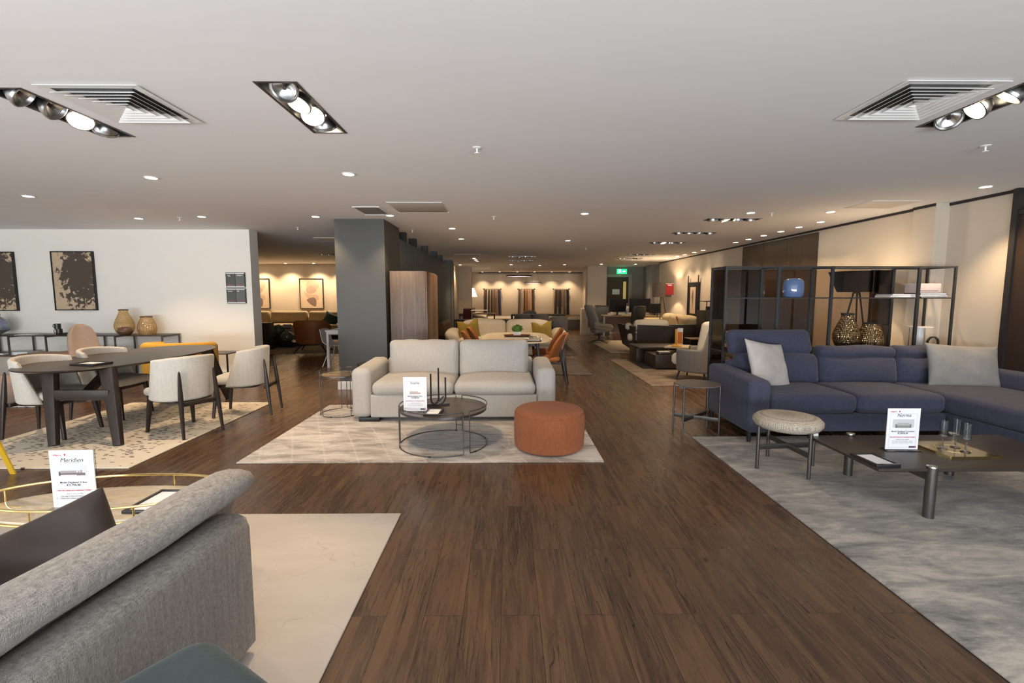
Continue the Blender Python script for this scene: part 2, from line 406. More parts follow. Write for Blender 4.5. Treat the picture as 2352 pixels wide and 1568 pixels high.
def netglass(name, lo, hi, gl, tr):
    t = NT(name); nt = t.t; out = nt.nodes['Material Output']; nt.nodes.remove(t.b)
    v = t.n('ShaderNodeTexVoronoi', _feature='DISTANCE_TO_EDGE', Scale=1., Randomness=.35); t.l(t.co((56, 56, 40)), v.inputs['Vector'])
    f = t.ramp(v.outputs['Distance'], [(.03, (1, 1, 1)), (.22, (0, 0, 0))]); c = t.mix(f, hi, lo)
    T = nt.nodes.new('ShaderNodeBsdfTransparent'); G = nt.nodes.new('ShaderNodeBsdfGlossy'); G.inputs['Roughness'].default_value = .12; D = nt.nodes.new('ShaderNodeBsdfDiffuse')
    bp = nt.nodes.new('ShaderNodeBump'); bp.inputs['Strength'].default_value = .9; bp.inputs['Distance'].default_value = .012; t.l(v.outputs['Distance'], bp.inputs['Height'])
    t.l(bp.outputs[0], G.inputs['Normal']); t.l(c, T.inputs[0]); t.l(c, G.inputs[0]); t.l(c, D.inputs[0])
    m1 = nt.nodes.new('ShaderNodeMixShader'); m1.inputs[0].default_value = tr; t.l(D.outputs[0], m1.inputs[1]); t.l(T.outputs[0], m1.inputs[2])
    m2 = nt.nodes.new('ShaderNodeMixShader'); m2.inputs[0].default_value = gl; t.l(m1.outputs[0], m2.inputs[1]); t.l(G.outputs[0], m2.inputs[2]); t.l(m2.outputs[0], out.inputs[0]); return t.mat
M['amber'] = netglass('amber_ribbed_glass', (.86, .72, .47), (.985, .94, .83), .10, .92)
M['goldglass'] = netglass('gold_lustre_glass', (.06, .038, .02), (.52, .36, .19), .62, .35)
M['shade_grey'] = fabric('taupe_lampshade', (.17, .14, .115), None, 200)
# rugs
t = NT('beige_patterned_rug', .95)
f = t.noise(t.co((1, 3.0, 1)), 2.3, 5, .65, .5); g = t.noise(t.co((1.4, 9, 1)), 3, 5, .7, .6)
col = t.mix(t.ramp(f, [(.38, (0, 0, 0)), (.6, (1, 1, 1))]), (.25, .195, .145), (.56, .50, .43))
st = t.n('ShaderNodeTexWave', _wave_type='BANDS', _bands_direction='X', Scale=1.15, Distortion=.3, Detail=1.); t.l(t.co((1, 1, 1), (0, 0, R(-24))), st.inputs['Vector'])
col = t.mix(t.math('MULTIPLY', t.ramp(st.outputs['Fac'], [(.982, (0, 0, 0)), (.992, (1, 1, 1))]), .28), col, (.66, .59, .48))
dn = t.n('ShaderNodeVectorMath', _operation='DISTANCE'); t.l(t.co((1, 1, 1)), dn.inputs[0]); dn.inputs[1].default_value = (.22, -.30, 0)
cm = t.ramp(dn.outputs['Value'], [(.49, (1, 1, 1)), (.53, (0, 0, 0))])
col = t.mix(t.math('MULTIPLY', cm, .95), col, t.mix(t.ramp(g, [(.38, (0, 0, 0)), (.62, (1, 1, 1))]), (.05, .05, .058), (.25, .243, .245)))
col = t.mix(t.math('MULTIPLY', t.ramp(g, [(.58, (0, 0, 0)), (.66, (1, 1, 1))]), .7), col, (.20, .155, .12))
t.color(col); t.bump(t.noise(t.co(), 300, 2), .4, .003); t.b.inputs['Sheen Weight'].default_value = .4; M['rug_mid'] = t.mat
t = NT('cream_crackle_rug', .95)
v = t.n('ShaderNodeTexVoronoi', _feature='DISTANCE_TO_EDGE', Scale=3.4); 
nz = t.n('ShaderNodeTexNoise', Scale=2.2, Detail=3.); t.l(t.co(), nz.inputs['Vector'])
mv = t.n('ShaderNodeMix', _data_type='VECTOR'); mv.inputs[0].default_value = .35; t.l(t.co(), mv.inputs[4]); t.l(nz.outputs['Color'], mv.inputs[5]); t.l(mv.outputs[1], v.inputs['Vector'])
ln = t.math('MULTIPLY', t.ramp(v.outputs['Distance'], [(.0, (1, 1, 1)), (.012, (0, 0, 0))]), t.ramp(t.noise(t.co(), 8, 3), [(.45, (0, 0, 0)), (.6, (1, 1, 1))]))
col = t.mix(t.noise(t.co((1, 3, 1)), 2.5, 4, .6), (.44, .395, .35), (.565, .52, .475)); col = t.mix(t.math('MULTIPLY', ln, .55), col, (.36, .32, .29))
t.color(col); t.bump(t.noise(t.co(), 260, 2), .35, .003); M['rug_front'] = t.mat
t = NT('silver_mottled_rug', .95)
f = t.noise(t.co((1.0, 2.6, 1)), 1.5, 7, .68, .7); g = t.noise(t.co((2.5, 9, 1)), 2.2, 6, .7)
col = t.ramp(t.math('ADD', t.math('MULTIPLY', f, .68), t.math('MULTIPLY', g, .32)), [(.38, (.085, .078, .068)), (.5, (.26, .235, .20)), (.60, (.46, .40, .325))])
t.color(col); t.bump(t.noise(t.co(), 280, 2), .35, .003); t.b.inputs['Sheen Weight'].default_value = .3; M['rug_blue'] = t.mat
t = NT('cream_rug_with_dashes', .95)
v = t.n('ShaderNodeTexVoronoi', _distance='CHEBYCHEV', Scale=1., Randomness=.9); t.l(t.co((15, 36, 1)), v.inputs['Vector'])
sep = t.n('ShaderNodeSeparateColor'); t.l(v.outputs['Color'], sep.inputs[0])
tc = t.n('ShaderNodeSeparateXYZ'); t.l(t.co(), tc.inputs[0])
ax = t.math('ABSOLUTE', tc.outputs['X']); ay = t.math('ABSOLUTE', tc.outputs['Y'])
dens = t.math('MAXIMUM', t.math('MULTIPLY', ax, 1.15), t.math('MULTIPLY', ay, .86))
keep = t.math('GREATER_THAN', t.math('ADD', sep.outputs[0], t.math('MULTIPLY', t.noise(t.co(), 2.5, 2), .45)), t.math('ADD', t.math('MULTIPLY', t.math('POWER', dens, 4.), .62), .36))
dash = t.math('MULTIPLY', t.math('LESS_THAN', v.outputs['Distance'], .30), keep)
col = t.mix(dash, t.mix(t.noise(t.co(), 3, 3), (.62, .54, .42), (.76, .68, .56)), t.mix(sep.outputs[1], (.08, .055, .06), (.28, .20, .17)))
t.color(col); t.bump(t.noise(t.co(), 280, 2), .3, .003); M['rug_dash'] = t.mat
def mottled(name, a, b, sc=2.5):
    t = NT(name, .95); f = t.noise(t.co((1, 2.4, 1)), sc, 6, .65, .5); t.color(t.mix(t.ramp(f, [(.35, (0, 0, 0)), (.65, (1, 1, 1))]), a, b)); t.bump(t.noise(t.co(), 250, 2), .3, .003); return t.mat
M['rug_brown'] = mottled('taupe_rug', (.15, .11, .085), (.34, .26, .19))
M['rug_greydark'] = mottled('brown_grey_rug', (.085, .07, .062), (.17, .14, .12))
M['rug_zigzag'] = mottled('cream_zigzag_rug', (.17, .14, .11), (.50, .43, .33), 14)
t = NT('rug_with_blue_lines', .95); v = t.n('ShaderNodeTexBrick', Scale=1., **{'Brick__Width': .14, 'Row__Height': .14, 'Mortar__Size': .006}); t.l(t.co((1, 1, 1), (0, 0, .3)), v.inputs['Vector'])
v.offset = 0; t.color(t.mix(v.outputs['Fac'], (.55, .52, .46), (.12, .22, .30))); M['rug_lines'] = t.mat
# pictures
t = NT('tree_print', .7); f = t.math('MULTIPLY_ADD', t.noise(t.co((1, 1, 1)), 12, 5, .66, .4), 1.7); f.node.inputs[2].default_value = -.35
dv = t.n('ShaderNodeVectorMath', _operation='LENGTH'); t.l(t.co((2.7, 0, 1.75), (0, 0, 0), (-.32, 0, -.12)), dv.inputs[0])
bl = t.math('SUBTRACT', t.math('ADD', f, .47), t.math('MULTIPLY', dv.outputs['Value'], .52))
t.color(t.mix(t.ramp(bl, [(.46, (0, 0, 0)), (.52, (1, 1, 1))]), (.60, .45, .30), (.085, .062, .046))); M['print_tree'] = t.mat
M['print_bg'] = plain('cream_print', (.66, .52, .40), .7, var=.02)
M['blob1'] = plain('taupe_wash', (.42, .31, .25), .7); M['blob2'] = plain('pale_taupe_wash', (.50, .38, .30), .7); M['blob3'] = plain('dark_taupe_wash', (.22, .15, .13), .7)
# text
def text(body, size, mat, parent, loc, rot=(R(90), 0, 0), align='CENTER', shear=0, name='printed_text', bold=0, ext=.0002, sx=1):
    cu = bpy.data.curves.new('t', 'FONT'); cu.body = body; cu.size = size; cu.align_x = align; cu.shear = shear; cu.extrude = ext; cu.offset = bold; cu.resolution_u = 3
    to = bpy.data.objects.new('t', cu); COL.objects.link(to)
    me = bpy.data.meshes.new_from_object(to); bpy.data.objects.remove(to); bpy.data.curves.remove(cu)
    me.name = name; me.materials.clear(); me.materials.append(mat)
    o = bpy.data.objects.new(name, me); link(o, parent); o.location = loc; o.rotation_euler = rot; o.scale = (sx, 1, 1); return o
def text_width_fit(o, w):
    xs = [v.co.x for v in o.data.vertices]; 
    if xs and max(xs)-min(xs) > 0: o.scale = (w/(max(xs)-min(xs)),)*1+(o.scale[1], o.scale[2])
    return o
# ============================================================ THE SETTING
def quadbox(name, x0, x1, y0, y1, z0, z1, mat, b=0): return struct(MB().box(x0, x1, y0, y1, z0, z1, b).build(name, mat, ang=0 if not b else 40))
quadbox('floor', -10, 6.2, -3.3, 24.9, -.1, 0, M['floor'])
STRIPS = [(-2.88, 3.24, 1), (-1.28, 3.145, 1), (2.98, 2.98, 1), (3.50, 7.45, 0), (3.55, 9.05, 0), (3.60, 10.68, 0), (3.88, 13.8, 0), (3.93, 15.3, 0), (.46, 14.6, 0), (.48, 16.3, 0), (-5.05, 13.8, 0)]
def aperture(cx, cy, long): return (cx-.105, cx+.105, cy-.4, cy+.4) if long else (cx-.4, cx+.4, cy-.1, cy+.1)
aps = [aperture(*s) for s in STRIPS]
xs = sorted(set([-10, 6.2]+[round(a[i], 4) for a in aps for i in (0, 1)])); ys = sorted(set([-3.3, 24.9]+[round(a[i], 4) for a in aps for i in (2, 3)]))
vs = [(x, y, H) for y in ys for x in xs]; fs = []; nx = len(xs)
for j in range(len(ys)-1):
    for i in range(nx-1):
        mx, my = (xs[i]+xs[i+1])/2, (ys[j]+ys[j+1])/2
        if any(a[0] < mx < a[1] and a[2] < my < a[3] for a in aps): continue
        fs.append((j*nx+i, j*nx+i+1, (j+1)*nx+i+1, (j+1)*nx+i))
struct(MB().add(vs, fs).build('ceiling', M['ceil'], ang=0))
# left display wall with its free end
quadbox('wall_left_display', -9.9, -4.65, 8.67, 8.95, 0, H, M['wall_white'])
quadbox('wall_left', -10.1, -9.9, -3.3, 18.4, 0, H, M['wall_white'])
quadbox('wall_left_back', -9.9, -2.06, 18.15, 18.35, 0, H, M['wall_cream'])
# grey pillar with white skirting corner
quadbox('wall_pillar', -2.68, -1.91, 7.45, 8.48, .0, H, M['pillar'])
sk = MB(); sk.box(-2.70, -2.4, 7.415, 7.449, 0, .10).box(-2.70, -2.4, 7.42, 7.449, .10, .125); struct(sk.build('baseboard_pillar', M['white'], ang=0))
# ribbed dark partition behind the pillar and its fins up to the ceiling
pb = MB().box(-2.06, -1.95, 8.48, 16.1, 0, 2.5)
y = 8.5
while y < 16.05: pb.box(-1.95, -1.925, y, y+.085, 0, 2.5, .004); y += .12
struct(pb.build('wall_partition', M['wall_dark'], ang=30))
for i, d in enumerate((9.0, 10.0, 11.4, 12.9, 14.0)): quadbox('trim_%d' % (i+1), -2.06, -1.91, d, d+.12, 2.5, H, M['trimblack'])
quadbox('wall_partition_end', -2.15, -1.9, 16.1, 16.8, 0, H, M['wall_dark'])
quadbox('wall_back_left', -2.25, -2.06, 16.8, 24.65, 0, H, M['wall_cream'])
quadbox('wall_column_left', -2.2, -1.52, 20.05, 20.5, 0, H, M['wall_cream'])
quadbox('wall_back', -2.25, 4.1, 24.65, 24.85, 0, H, M['wall_cream'])
quadbox('trim_6', -1.5, 3.9, 24.62, 24.648, H-.05, H-.001, M['trimblack'])
quadbox('wall_back_return', 3.95, 4.1, 19.9, 24.65, 0, H, M['wall_cream'])
quadbox('wall_column_right', 3.30, 4.08, 19.4, 19.9, 0, H, M['wall_cream'])
quadbox('wall_back_right', 4.08, 6.2, 20.0, 20.2, 0, H, M['wall_grey'])
# right wall
quadbox('wall_right', 5.56, 6.0, 6.11, 17.3, 0, H, M['wall_cream'])
quadbox('wall_right_back', 5.75, 6.0, 17.3, 20.0, 0, H, M['wall_grey'])
quadbox('wall_right_pilaster', 5.50, 5.56, 6.112, 6.45, 0, H, M['wall_cream'])
quadbox('wall_right_pier', 5.56, 5.75, 18.4, 18.9, 0, H, M['wall_grey'])
quadbox('wall_right_front', 5.68, 6.0, 5.30, 6.11, 0, H, M['wall_cream'])
quadbox('wall_right_near', 5.70, 6.0, -3.3, 5.30, 0, H, M['wall_cream'])
quadbox('trim_7', 5.545, 5.559, 6.46, 17.3, H-.035, H-.001, M['trimblack'])
quadbox('trim_8', 5.665, 5.679, 5.30, 6.108, H-.035, H-.001, M['trimblack'])
quadbox('trim_9', 5.485, 5.499, 6.115, 6.45, H-.035, H-.001, M['trimblack'])
quadbox('trim_10', 5.62, 5.70, 5.24, 5.30, 0, H-.001, M['trimblack'])
quadbox('trim_11', 5.63, 5.70, -3.2, 5.239, 2.38, 2.43, M['trimblack'])
quadbox('trim_12', 5.65, 5.70, -3.2, 5.239, 0, 2.379, M['leather_dark'])
quadbox('trim_13', 5.67, 5.699, -3.2, 5.239, H-.035, H-.001, M['trimblack'])
# brown oak wall panels
for i in range(3):
    y0 = 8.47+i*.895; quadbox('trim_%d' % (14+i), 5.53, 5.559, y0, y0+.885, .002, H-.057, M['brownpanel'])
quadbox('baseboard_left_display', -9.9, -4.65, 8.655, 8.669, 0, .09, M['white'])
# shop front behind the camera: window bays between posts
quadbox('wall_front_left', -10, -8.8, -3.3, -3.15, 0, H, M['wall_white']); quadbox('wall_front_right', 4.8, 6, -3.3, -3.15, 0, H, M['wall_white'])
quadbox('wall_front_sill', -8.8, 4.8, -3.3, -3.15, 0, .25, M['wall_white']); quadbox('wall_front_head', -8.8, 4.8, -3.3, -3.15, 2.6, H, M['wall_white'])
for i in range(5):
    x = -8.8+i*3.4
    w = MB(); w.box(x-.03, x+.03, -3.26, -3.19, .25, 2.6)
    if i < 4: w.box(x+.03, x+3.37, -3.25, -3.2, .25, .31).box(x+.03, x+3.37, -3.25, -3.2, 2.54, 2.6)
    struct(w.build('window_%d' % (i+1), M['trimblack'], ang=0))
# exit door
d = struct(MB().box(4.25, 5.12, 19.95, 19.99, 0, 2.24).build('door_1', wood('door_wood', (.055, .035, .022), (.075, .05, .03), .5, 2), ang=0))
MB().box(4.90, 5.02, 19.94, 19.952, 1.0, 2.06).build('vision_panel', emit('lit_yellow_room_glass', (.55, .42, .14), .35), d, label='yellow lit vision panel')
MB().box(4.44, 4.75, 19.94, 19.949, 1.52, 1.74).build('paper_notice', M['paper'], d, label='blank looking white notice')
MB().box(5.05, 5.09, 19.90, 19.949, .98, 1.15).build('handle', M['steel'], d)
MB().cyl((5.07, 19.949, 1.72), (5.07, 19.94, 1.72), .03).build('round_sign', plain('blue_disc', (.02, .06, .25), .5), d)
fr = MB(); fr.box(5.12, 5.26, 19.93, 19.999, 0, 2.36).box(4.10, 5.12, 19.93, 19.999, 2.24, 2.36)
struct(fr.build('trim_20', plain('door_frame_paint', (.42, .37, .31), .5), ang=0))

# ============================================================ CEILING FITTINGS
def spot(parent, loc, rot, e, ang=95, blend=.7, r=.04, col=WARM):
    l = bpy.data.lights.new('bulb_light', 'SPOT'); l.energy = e; l.spot_size = R(ang); l.spot_blend = blend; l.shadow_soft_size = r; l.color = col
    o = bpy.data.objects.new('bulb_light', l); link(o, parent); o.location = loc; o.rotation_euler = rot; return o
M['lens'] = emit('lit_lens', (1, .86, .62), 30)
M['bulb'] = emit('lit_halogen', (1, .84, .58), 45)
def downlight(E):
    t = thing('downlight', 'x', 'ceiling light')
    MB().revolve_open([(.051, 0), (.062, 0), (.066, -.004), (.063, -.008), (.052, -.008)], n=24).build('ring', M['white'], t)
    MB().lathe([(.0505, -.002), (.0505, -.0045)], n=24).build('lens', M['lens'], t)
    spot(t, (0, 0, -.03), (0, 0, 0), E, 118 if E > 90 else 100); return t
DL = [
 (-3.56, 4.88, 'downlight above the far end of the oval dining table', 1), (-5.69, 5.79, 'leftmost bright downlight above the dining chairs', 1),
 (-1.54, 4.72, 'downlight above the light grey sofa, nearest to the slot spotlights', 1), (-5.65, 7.42, 'downlight close to the white wall, above the glass vases', 1),
 (-4.58, 7.25, 'downlight close to the free end of the white wall', 1), (-2.87, 7.23, 'downlight just left of the grey pillar top', 1),
 (-1.73, 7.11, 'downlight beside the louvred grille above the pillar', 1), (1.12, 6.93, 'lone downlight in the middle of the ceiling above the aisle', 1),
 (-.97, 8.47, 'nearer of the two downlights right of the partition', 1), (-.96, 10.02, 'farther of the two downlights right of the partition', 1),
 (1.31, 10.31, 'downlight above the orange dining chairs', 1), (5.19, 5.19, 'downlight at the far right above the blue sofa chaise', 1),
 (3.48, 6.83, 'downlight above the left part of the glass display shelf', 1), (4.57, 6.75, 'downlight above the right part of the display shelf', 1),
 (5.04, 7.66, 'nearest downlight of the row along the right wall', 2), (5.05, 8.24, 'second nearest downlight of the row along the right wall', 2),
 (5.06, 8.80, 'third downlight of the right wall row, level with the brown panels', 2), (5.07, 9.40, 'fourth downlight of the right wall row, level with the brown panels', 2),
 (5.09, 10.03, 'fifth downlight of the right wall row, level with the brown panels', 2), (5.10, 10.61, 'last of the six downlights beside the brown wall panels', 2),
 (5.16, 12.5, 'nearest light of the far group of five along the right wall', 3), (5.16, 13.1, 'second light of the far group of five along the right wall', 3),
 (5.16, 13.8, 'middle light of the far group of five along the right wall', 3), (5.16, 14.4, 'fourth light of the far group of five along the right wall', 3),
 (5.16, 15.2, 'farthest light of the far group of five along the right wall', 3),
 (-1.06, 15.3, 'nearest of three small lights in a diagonal cluster', 4), (-1.05, 15.9, 'middle of three small lights in a diagonal cluster', 4), (-1.04, 16.5, 'farthest of three small lights in a diagonal cluster', 4),
 (-1.94+.1, 18.6, 'light in front of the left back column', 5), (.15, 18.4, 'light above the back room, left of the round fitting', 5), (1.30, 18.9, 'wide light above the back room between two others', 5),
 (2.23, 18.4, 'light above the back room near the swivel chair', 5), (3.59, 18.1, 'light in front of the right back column', 5), (4.90, 18.1, 'light in front of the exit door wall', 5),
 (-9.24, 17.7, 'leftmost light along the lounge back wall', 6), (-8.21, 17.7, 'light between the two abstract prints in the lounge', 6), (-7.17, 17.7, 'light above the right hand abstract print', 6), (-6.23, 17.7, 'light next to the pillar edge in the lounge', 6),
]
BACK = ['first wall washer from the left above the fabric rails', 'second wall washer from the left above the fabric rails', 'third wall washer from the left above the fabric rails', 'fourth wall washer, between middle and right fabric rails', 'fifth wall washer above the right fabric rail', 'rightmost wall washer above the fabric rails']
for i, l in enumerate(BACK): DL.append((-1.26+.885*i, 24.2, l, 7))
ENE = {1: 82, 2: 34, 3: 34, 4: 45, 5: 60, 6: 105, 7: 80}
GRP = {1: 'downlights over the front showroom', 2: 'downlights beside the brown wall panels', 3: 'far downlights along the right wall', 4: 'cluster of small lights', 5: 'downlights over the back room', 6: 'lounge wall lights', 7: 'wall washers above the fabric rails'}
protos = {}
for x, y, lab, g in DL:
    lab = lab[0].upper()+lab[1:] if False else 'round white recessed '+lab if lab.startswith('downlight') else 'round recessed '+lab
    if g not in protos:
        protos[g] = downlight(ENE[g]); o = protos[g]; o['label'] = lab; o['group'] = GRP[g]; o.location = (x, y, H-.0005)
    else: dup(protos[g], lab, (x, y, H-.0005), 0, GRP[g])
# recessed slot fittings with gimbal lamps
def lamp_head(parent, c, tilt, on):
    m = MB(); m.at(c, tilt)
    pr = [(.030, .06), (.052, .052), (.070, .02), (.074, -.004), (.078, -.006), (.078, -.022), (.070, -.024), (.066, -.006), (.056, .012), (.030, .036)]
    h = MB(); h.at(c, tilt); h.revolve_open(pr, n=28); o = h.build('lamp_head', M['alu'], parent, 50)
    b = MB(); b.at(c, tilt)
    if on: b.lathe([(.001, .026), (.042, .018), (.054, .004), (.050, -.004), (.001, -.006)], n=24); b.build('lit_bulb', M['bulb'], o)
    else:
        b.revolve_open([(.001, .034), (.03, .028), (.062, -.004), (.064, -.004), (.032, .032), (.001, .038)], n=24); b.build('reflector', M['steel'], o)
        k = MB(); k.at(c, tilt); k.cyl((0, 0, .03), (0, 0, -.004), .011).build('bulb_cap', M['gun'], o)
    mm = Euler(tilt).to_matrix(); 
    if on:
        p = Vector(c)+mm @ Vector((0, 0, -.03)); spot(parent, p, tilt, on*1.15, 60, .5, .04)
def slot(i, cx, cy, long, label, heads, rz=0):
    t = thing('recessed_spotlight_tray', label, 'ceiling light', (cx, cy, H), 0 if long else -R(90), 'recessed spotlight trays')
    w, l = (.105, .4) if long else (.1, .4); dp = .13
    m = MB(); th = .004
    m.box(-w-.016, -w, -l-.016, l+.016, -.004, -.0006).box(w, w+.016, -l-.016, l+.016, -.004, -.0006).box(-w, w, -l-.016, -l, -.004, -.0006).box(-w, w, l, l+.016, -.004, -.0006)
    m.build('frame', M['gun'] if long else M['alu'], t, 0)
    m = MB(); m.box(-w+.0006, -w+th, -l+.0006, l-.0006, -.003, dp).box(w-th, w-.0006, -l+.0006, l-.0006, -.003, dp).box(-w+th, w-th, -l+.0006, -l+th, -.003, dp).box(-w+th, w-th, l-th, l-.0006, -.003, dp).box(-w+.0006, w-.0006, -l+.0006, l-.0006, dp, dp+th)
    m.build('housing', M['plasticblack'], t, 0)
    for k, (tx, ty, on) in enumerate(heads): lamp_head(t, (0, -.295+.197*k, .015 if long else .005), (R(tx), R(ty), 0), on)
    return t
SL = ['leftmost recessed tray of four spotlights beside the square vent, third lamp lit', 'recessed spotlight tray left of centre with several lamps lit', 'recessed spotlight tray at the right picture edge beside the square vent',
 'brightly lit spotlight tray nearest above the glass shelf', 'unlit spotlight tray above the shelf, second from the front', 'partly lit spotlight tray, third from the front on the right side', 'spotlight tray near the exit sign with one yellow lit lamp',
 'farthest spotlight tray on the right, close to the exit sign', 'nearer dark spotlight tray above the back dining area', 'farther dark spotlight tray above the back dining area', 'dark spotlight tray in the lounge ceiling behind the pillar']
HE = [
 [(15, -50, 0), (5, -55, 0), (-28, -22, 40), (30, 35, 0)],
 [(-42, -8, 0), (-22, 14, 34), (-32, -12, 44), (38, 0, 34)],
 [(-10, 30, 0), (25, 30, 30), (10, 50, 24), (-34, 22, 0)],
 [(10, 14, 30), (14, -10, 30), (4, 20, 0), (8, 10, 30)], [(20, 15, 0), (0, 10, 0), (5, 0, 0), (10, 10, 0)],
 [(10, 12, 30), (12, -12, 30), (0, 10, 0), (20, 0, 0)], [(0, 0, 0), (10, 20, 0), (8, 10, 30), (0, 12, 0)], [(15, 0, 20), (0, 10, 0), (0, -10, 0), (10, 0, 0)],
 [(0, 10, 0), (20, -10, 0), (0, 20, 0), (0, 0, 0)], [(0, 10, 0), (10, -10, 0), (0, 20, 0), (0, 30, 0)], [(0, 10, 0), (0, -10, 0), (10, 20, 0), (0, 0, 0)]]
for i, s in enumerate(STRIPS): slot(i, *s, SL[i], HE[i])
# square four-way air diffusers
def diffuser(label, x, y):
    t = thing('ceiling_air_diffuser', label, 'air vent', (x, y, H), 0, 'square ceiling diffusers')
    def ringz(m, a, b, za, zb, th=.003):
        A = [(-a, -a), (a, -a), (a, a), (-a, a)]; B = [(-b, -b), (b, -b), (b, b), (-b, b)]
        rg = [[(p[0], p[1], za) for p in A], [(p[0], p[1], zb) for p in B], [(p[0], p[1], zb+th) for p in B], [(p[0], p[1], za+th) for p in A]]
        vs = [q for r_ in rg for q in r_]; fs = []
        for k in range(4):
            for j in range(4): fs.append((k*4+j, k*4+(j+1) % 4, ((k+1) % 4)*4+(j+1) % 4, ((k+1) % 4)*4+j))
        m.add(vs, fs)
    m = MB(); ringz(m, .288, .238, -.012, -.008); m.build('frame', M['white'], t, 0)
    for k in range(5):
        m = MB(); a = .238-.043*k; ringz(m, a, a-.046, -.030, -.004, .002); m.build('louvre', M['white'], t, 0)
    MB().box(-.240, .240, -.240, .240, -.003, -.0008).build('backing', M['gun'], t, 0)
    m = MB(); m.add([(-.026, -.026, -.030), (.026, -.026, -.030), (.026, .026, -.030), (-.026, .026, -.030), (0, 0, -.008)], [(0, 1, 4), (1, 2, 4), (2, 3, 4), (3, 0, 4)]); m.build('centre_cone', M['white'], t, 0)
    return t
diffuser('large white square ceiling air diffuser above the dining table, left side', -2.35, 3.05)
diffuser('large white square ceiling air diffuser above the coffee table, right side', 2.47, 2.95)
t = thing('louvred_grille', 'small grey louvred ceiling grille above the pillar', 'air vent', (-1.88, 6.71, H))
m = MB(); m.box(-.18, .18, .28, .30, -.02, -.001).box(-.18, .18, -.30, -.28, -.012, -.001).box(-.18, -.16, -.28, .28, -.012, -.001).box(.16, .18, -.28, .28, -.012, -.001).build('frame', M['white'], t, 0)
m = MB()
for k in range(16): m.box(-.16+.02*k, -.155+.02*k, -.28, .28, -.014, -.003)
m.build('slats', plain('grille_slats', (.42, .39, .36), .5), t, 0); MB().box(-.16, .16, -.28, .28, -.003, -.001).build('backing', plain('grille_back', (.06, .055, .05), .8), t, 0)
def hatch(x, y, sx, sy, lab, col=(.50, .46, .42)):
    t = thing('ceiling_access_panel', lab, 'ceiling panel', (x, y, H), 0, 'ceiling access panels')
    MB().box(-sx/2, sx/2, -sy/2, sy/2, -.010, -.001, .003).build('panel', plain('panel_paint', col, .6), t); 
    m = MB(); m.box(-sx/2-.012, sx/2+.012, sy/2, sy/2+.012, -.012, -.001).box(-sx/2-.012, sx/2+.012, -sy/2-.012, -sy/2, -.006, -.001).build('trim', M['white'], t, 0)
hatch(-1.18, 6.47, .69, .7, 'grey beige ceiling panel right of the louvred grille'); hatch(-1.15, 14.0, .75, .5, 'small cream ceiling panel near the cluster of lights', (.7, .62, .5))
hatch(4.85, 6.2, .6, .5, 'faint cream ceiling panel near the right wall', (.72, .68, .6)); hatch(-3.7, 10.1, .55, .5, 'cream ceiling panel left behind the pillar', (.7, .6, .46))
hatch(1.1, 17.6, .65, .3, 'cream ceiling panel above the ring pendants', (.7, .6, .46))
def sprinkler(x, y, lab):
    t = thing('sprinkler_head', lab, 'sprinkler', (x, y, H), 0, 'ceiling sprinklers')
    MB().lathe([(.035, -.001), (.035, -.006), (.012, -.010)], n=20).build('rosette', M['white'], t); MB().cyl((0, 0, -.008), (0, 0, -.040), .008, .006).build('stem', M['white'], t)
    MB().lathe([(.006, -.040), (.022, -.043), (.022, -.047), (.004, -.050)], n=16).build('deflector', M['white'], t); return t
for x, y, l in [(-.24, 3.89, 'white sprinkler head nearest to the camera, middle of ceiling'), (3.77, 3.8, 'white sprinkler head below the right spotlight tray'), (-.2, 7.21, 'small sprinkler head between grille panel and lone downlight'), (-3.65, 8.39, 'sprinkler head left of the pillar top'),
                (-1.72, 8.7, 'sprinkler head beside the partition top'), (1.97, 11.91, 'sprinkler head far back above the aisle'), (-4.97, 7.34, 'sprinkler head between the two downlights near the white wall'), (3.8, 6.86, 'sprinkler head between downlights above the glass shelf')]: sprinkler(x, y, l)
# exit sign
t = thing('exit_sign', 'lit green emergency exit sign with running man and arrow', 'exit sign', (4.72, 19.5, 2.36))
MB().box(-.21, .21, -.015, .015, 0, .20, .004).build('panel', emit('lit_green', (.01, .55, .17), 1.6), t)
wm = emit('lit_white', (.8, 1, .85), 4)
m = MB(); m.add([(-.145, -.017, .03), (-.125, -.017, .03), (-.105, -.017, .085), (-.09, -.017, .06), (-.065, -.017, .06), (-.065, -.017, .075), (-.085, -.017, .075), (-.10, -.017, .13), (-.135, -.017, .13), (-.15, -.017, .095), (-.13, -.017, .10), (-.125, -.017, .085)], [tuple(range(12))])
m.lathe([(.001, 0), (.014, .0)], (-.105, -.017, .15), 12); m.box(-.05, -.04, -.018, -.016, .03, .17).box(-.16, -.04, -.018, -.016, .165, .175).build('running_man', wm, t, 0)
m = MB(); m.add([(.02, -.017, .085), (.09, -.017, .085), (.09, -.017, .055), (.15, -.017, .10), (.09, -.017, .145), (.09, -.017, .115), (.02, -.017, .115)], [tuple(range(7))]).build('arrow', wm, t, 0)
m = MB(); m.cyl((-.12, 0, .20), (-.12, 0, .31), .004).cyl((.12, 0, .20), (.12, 0, .31), .004).build('suspension', M['steel'], t)
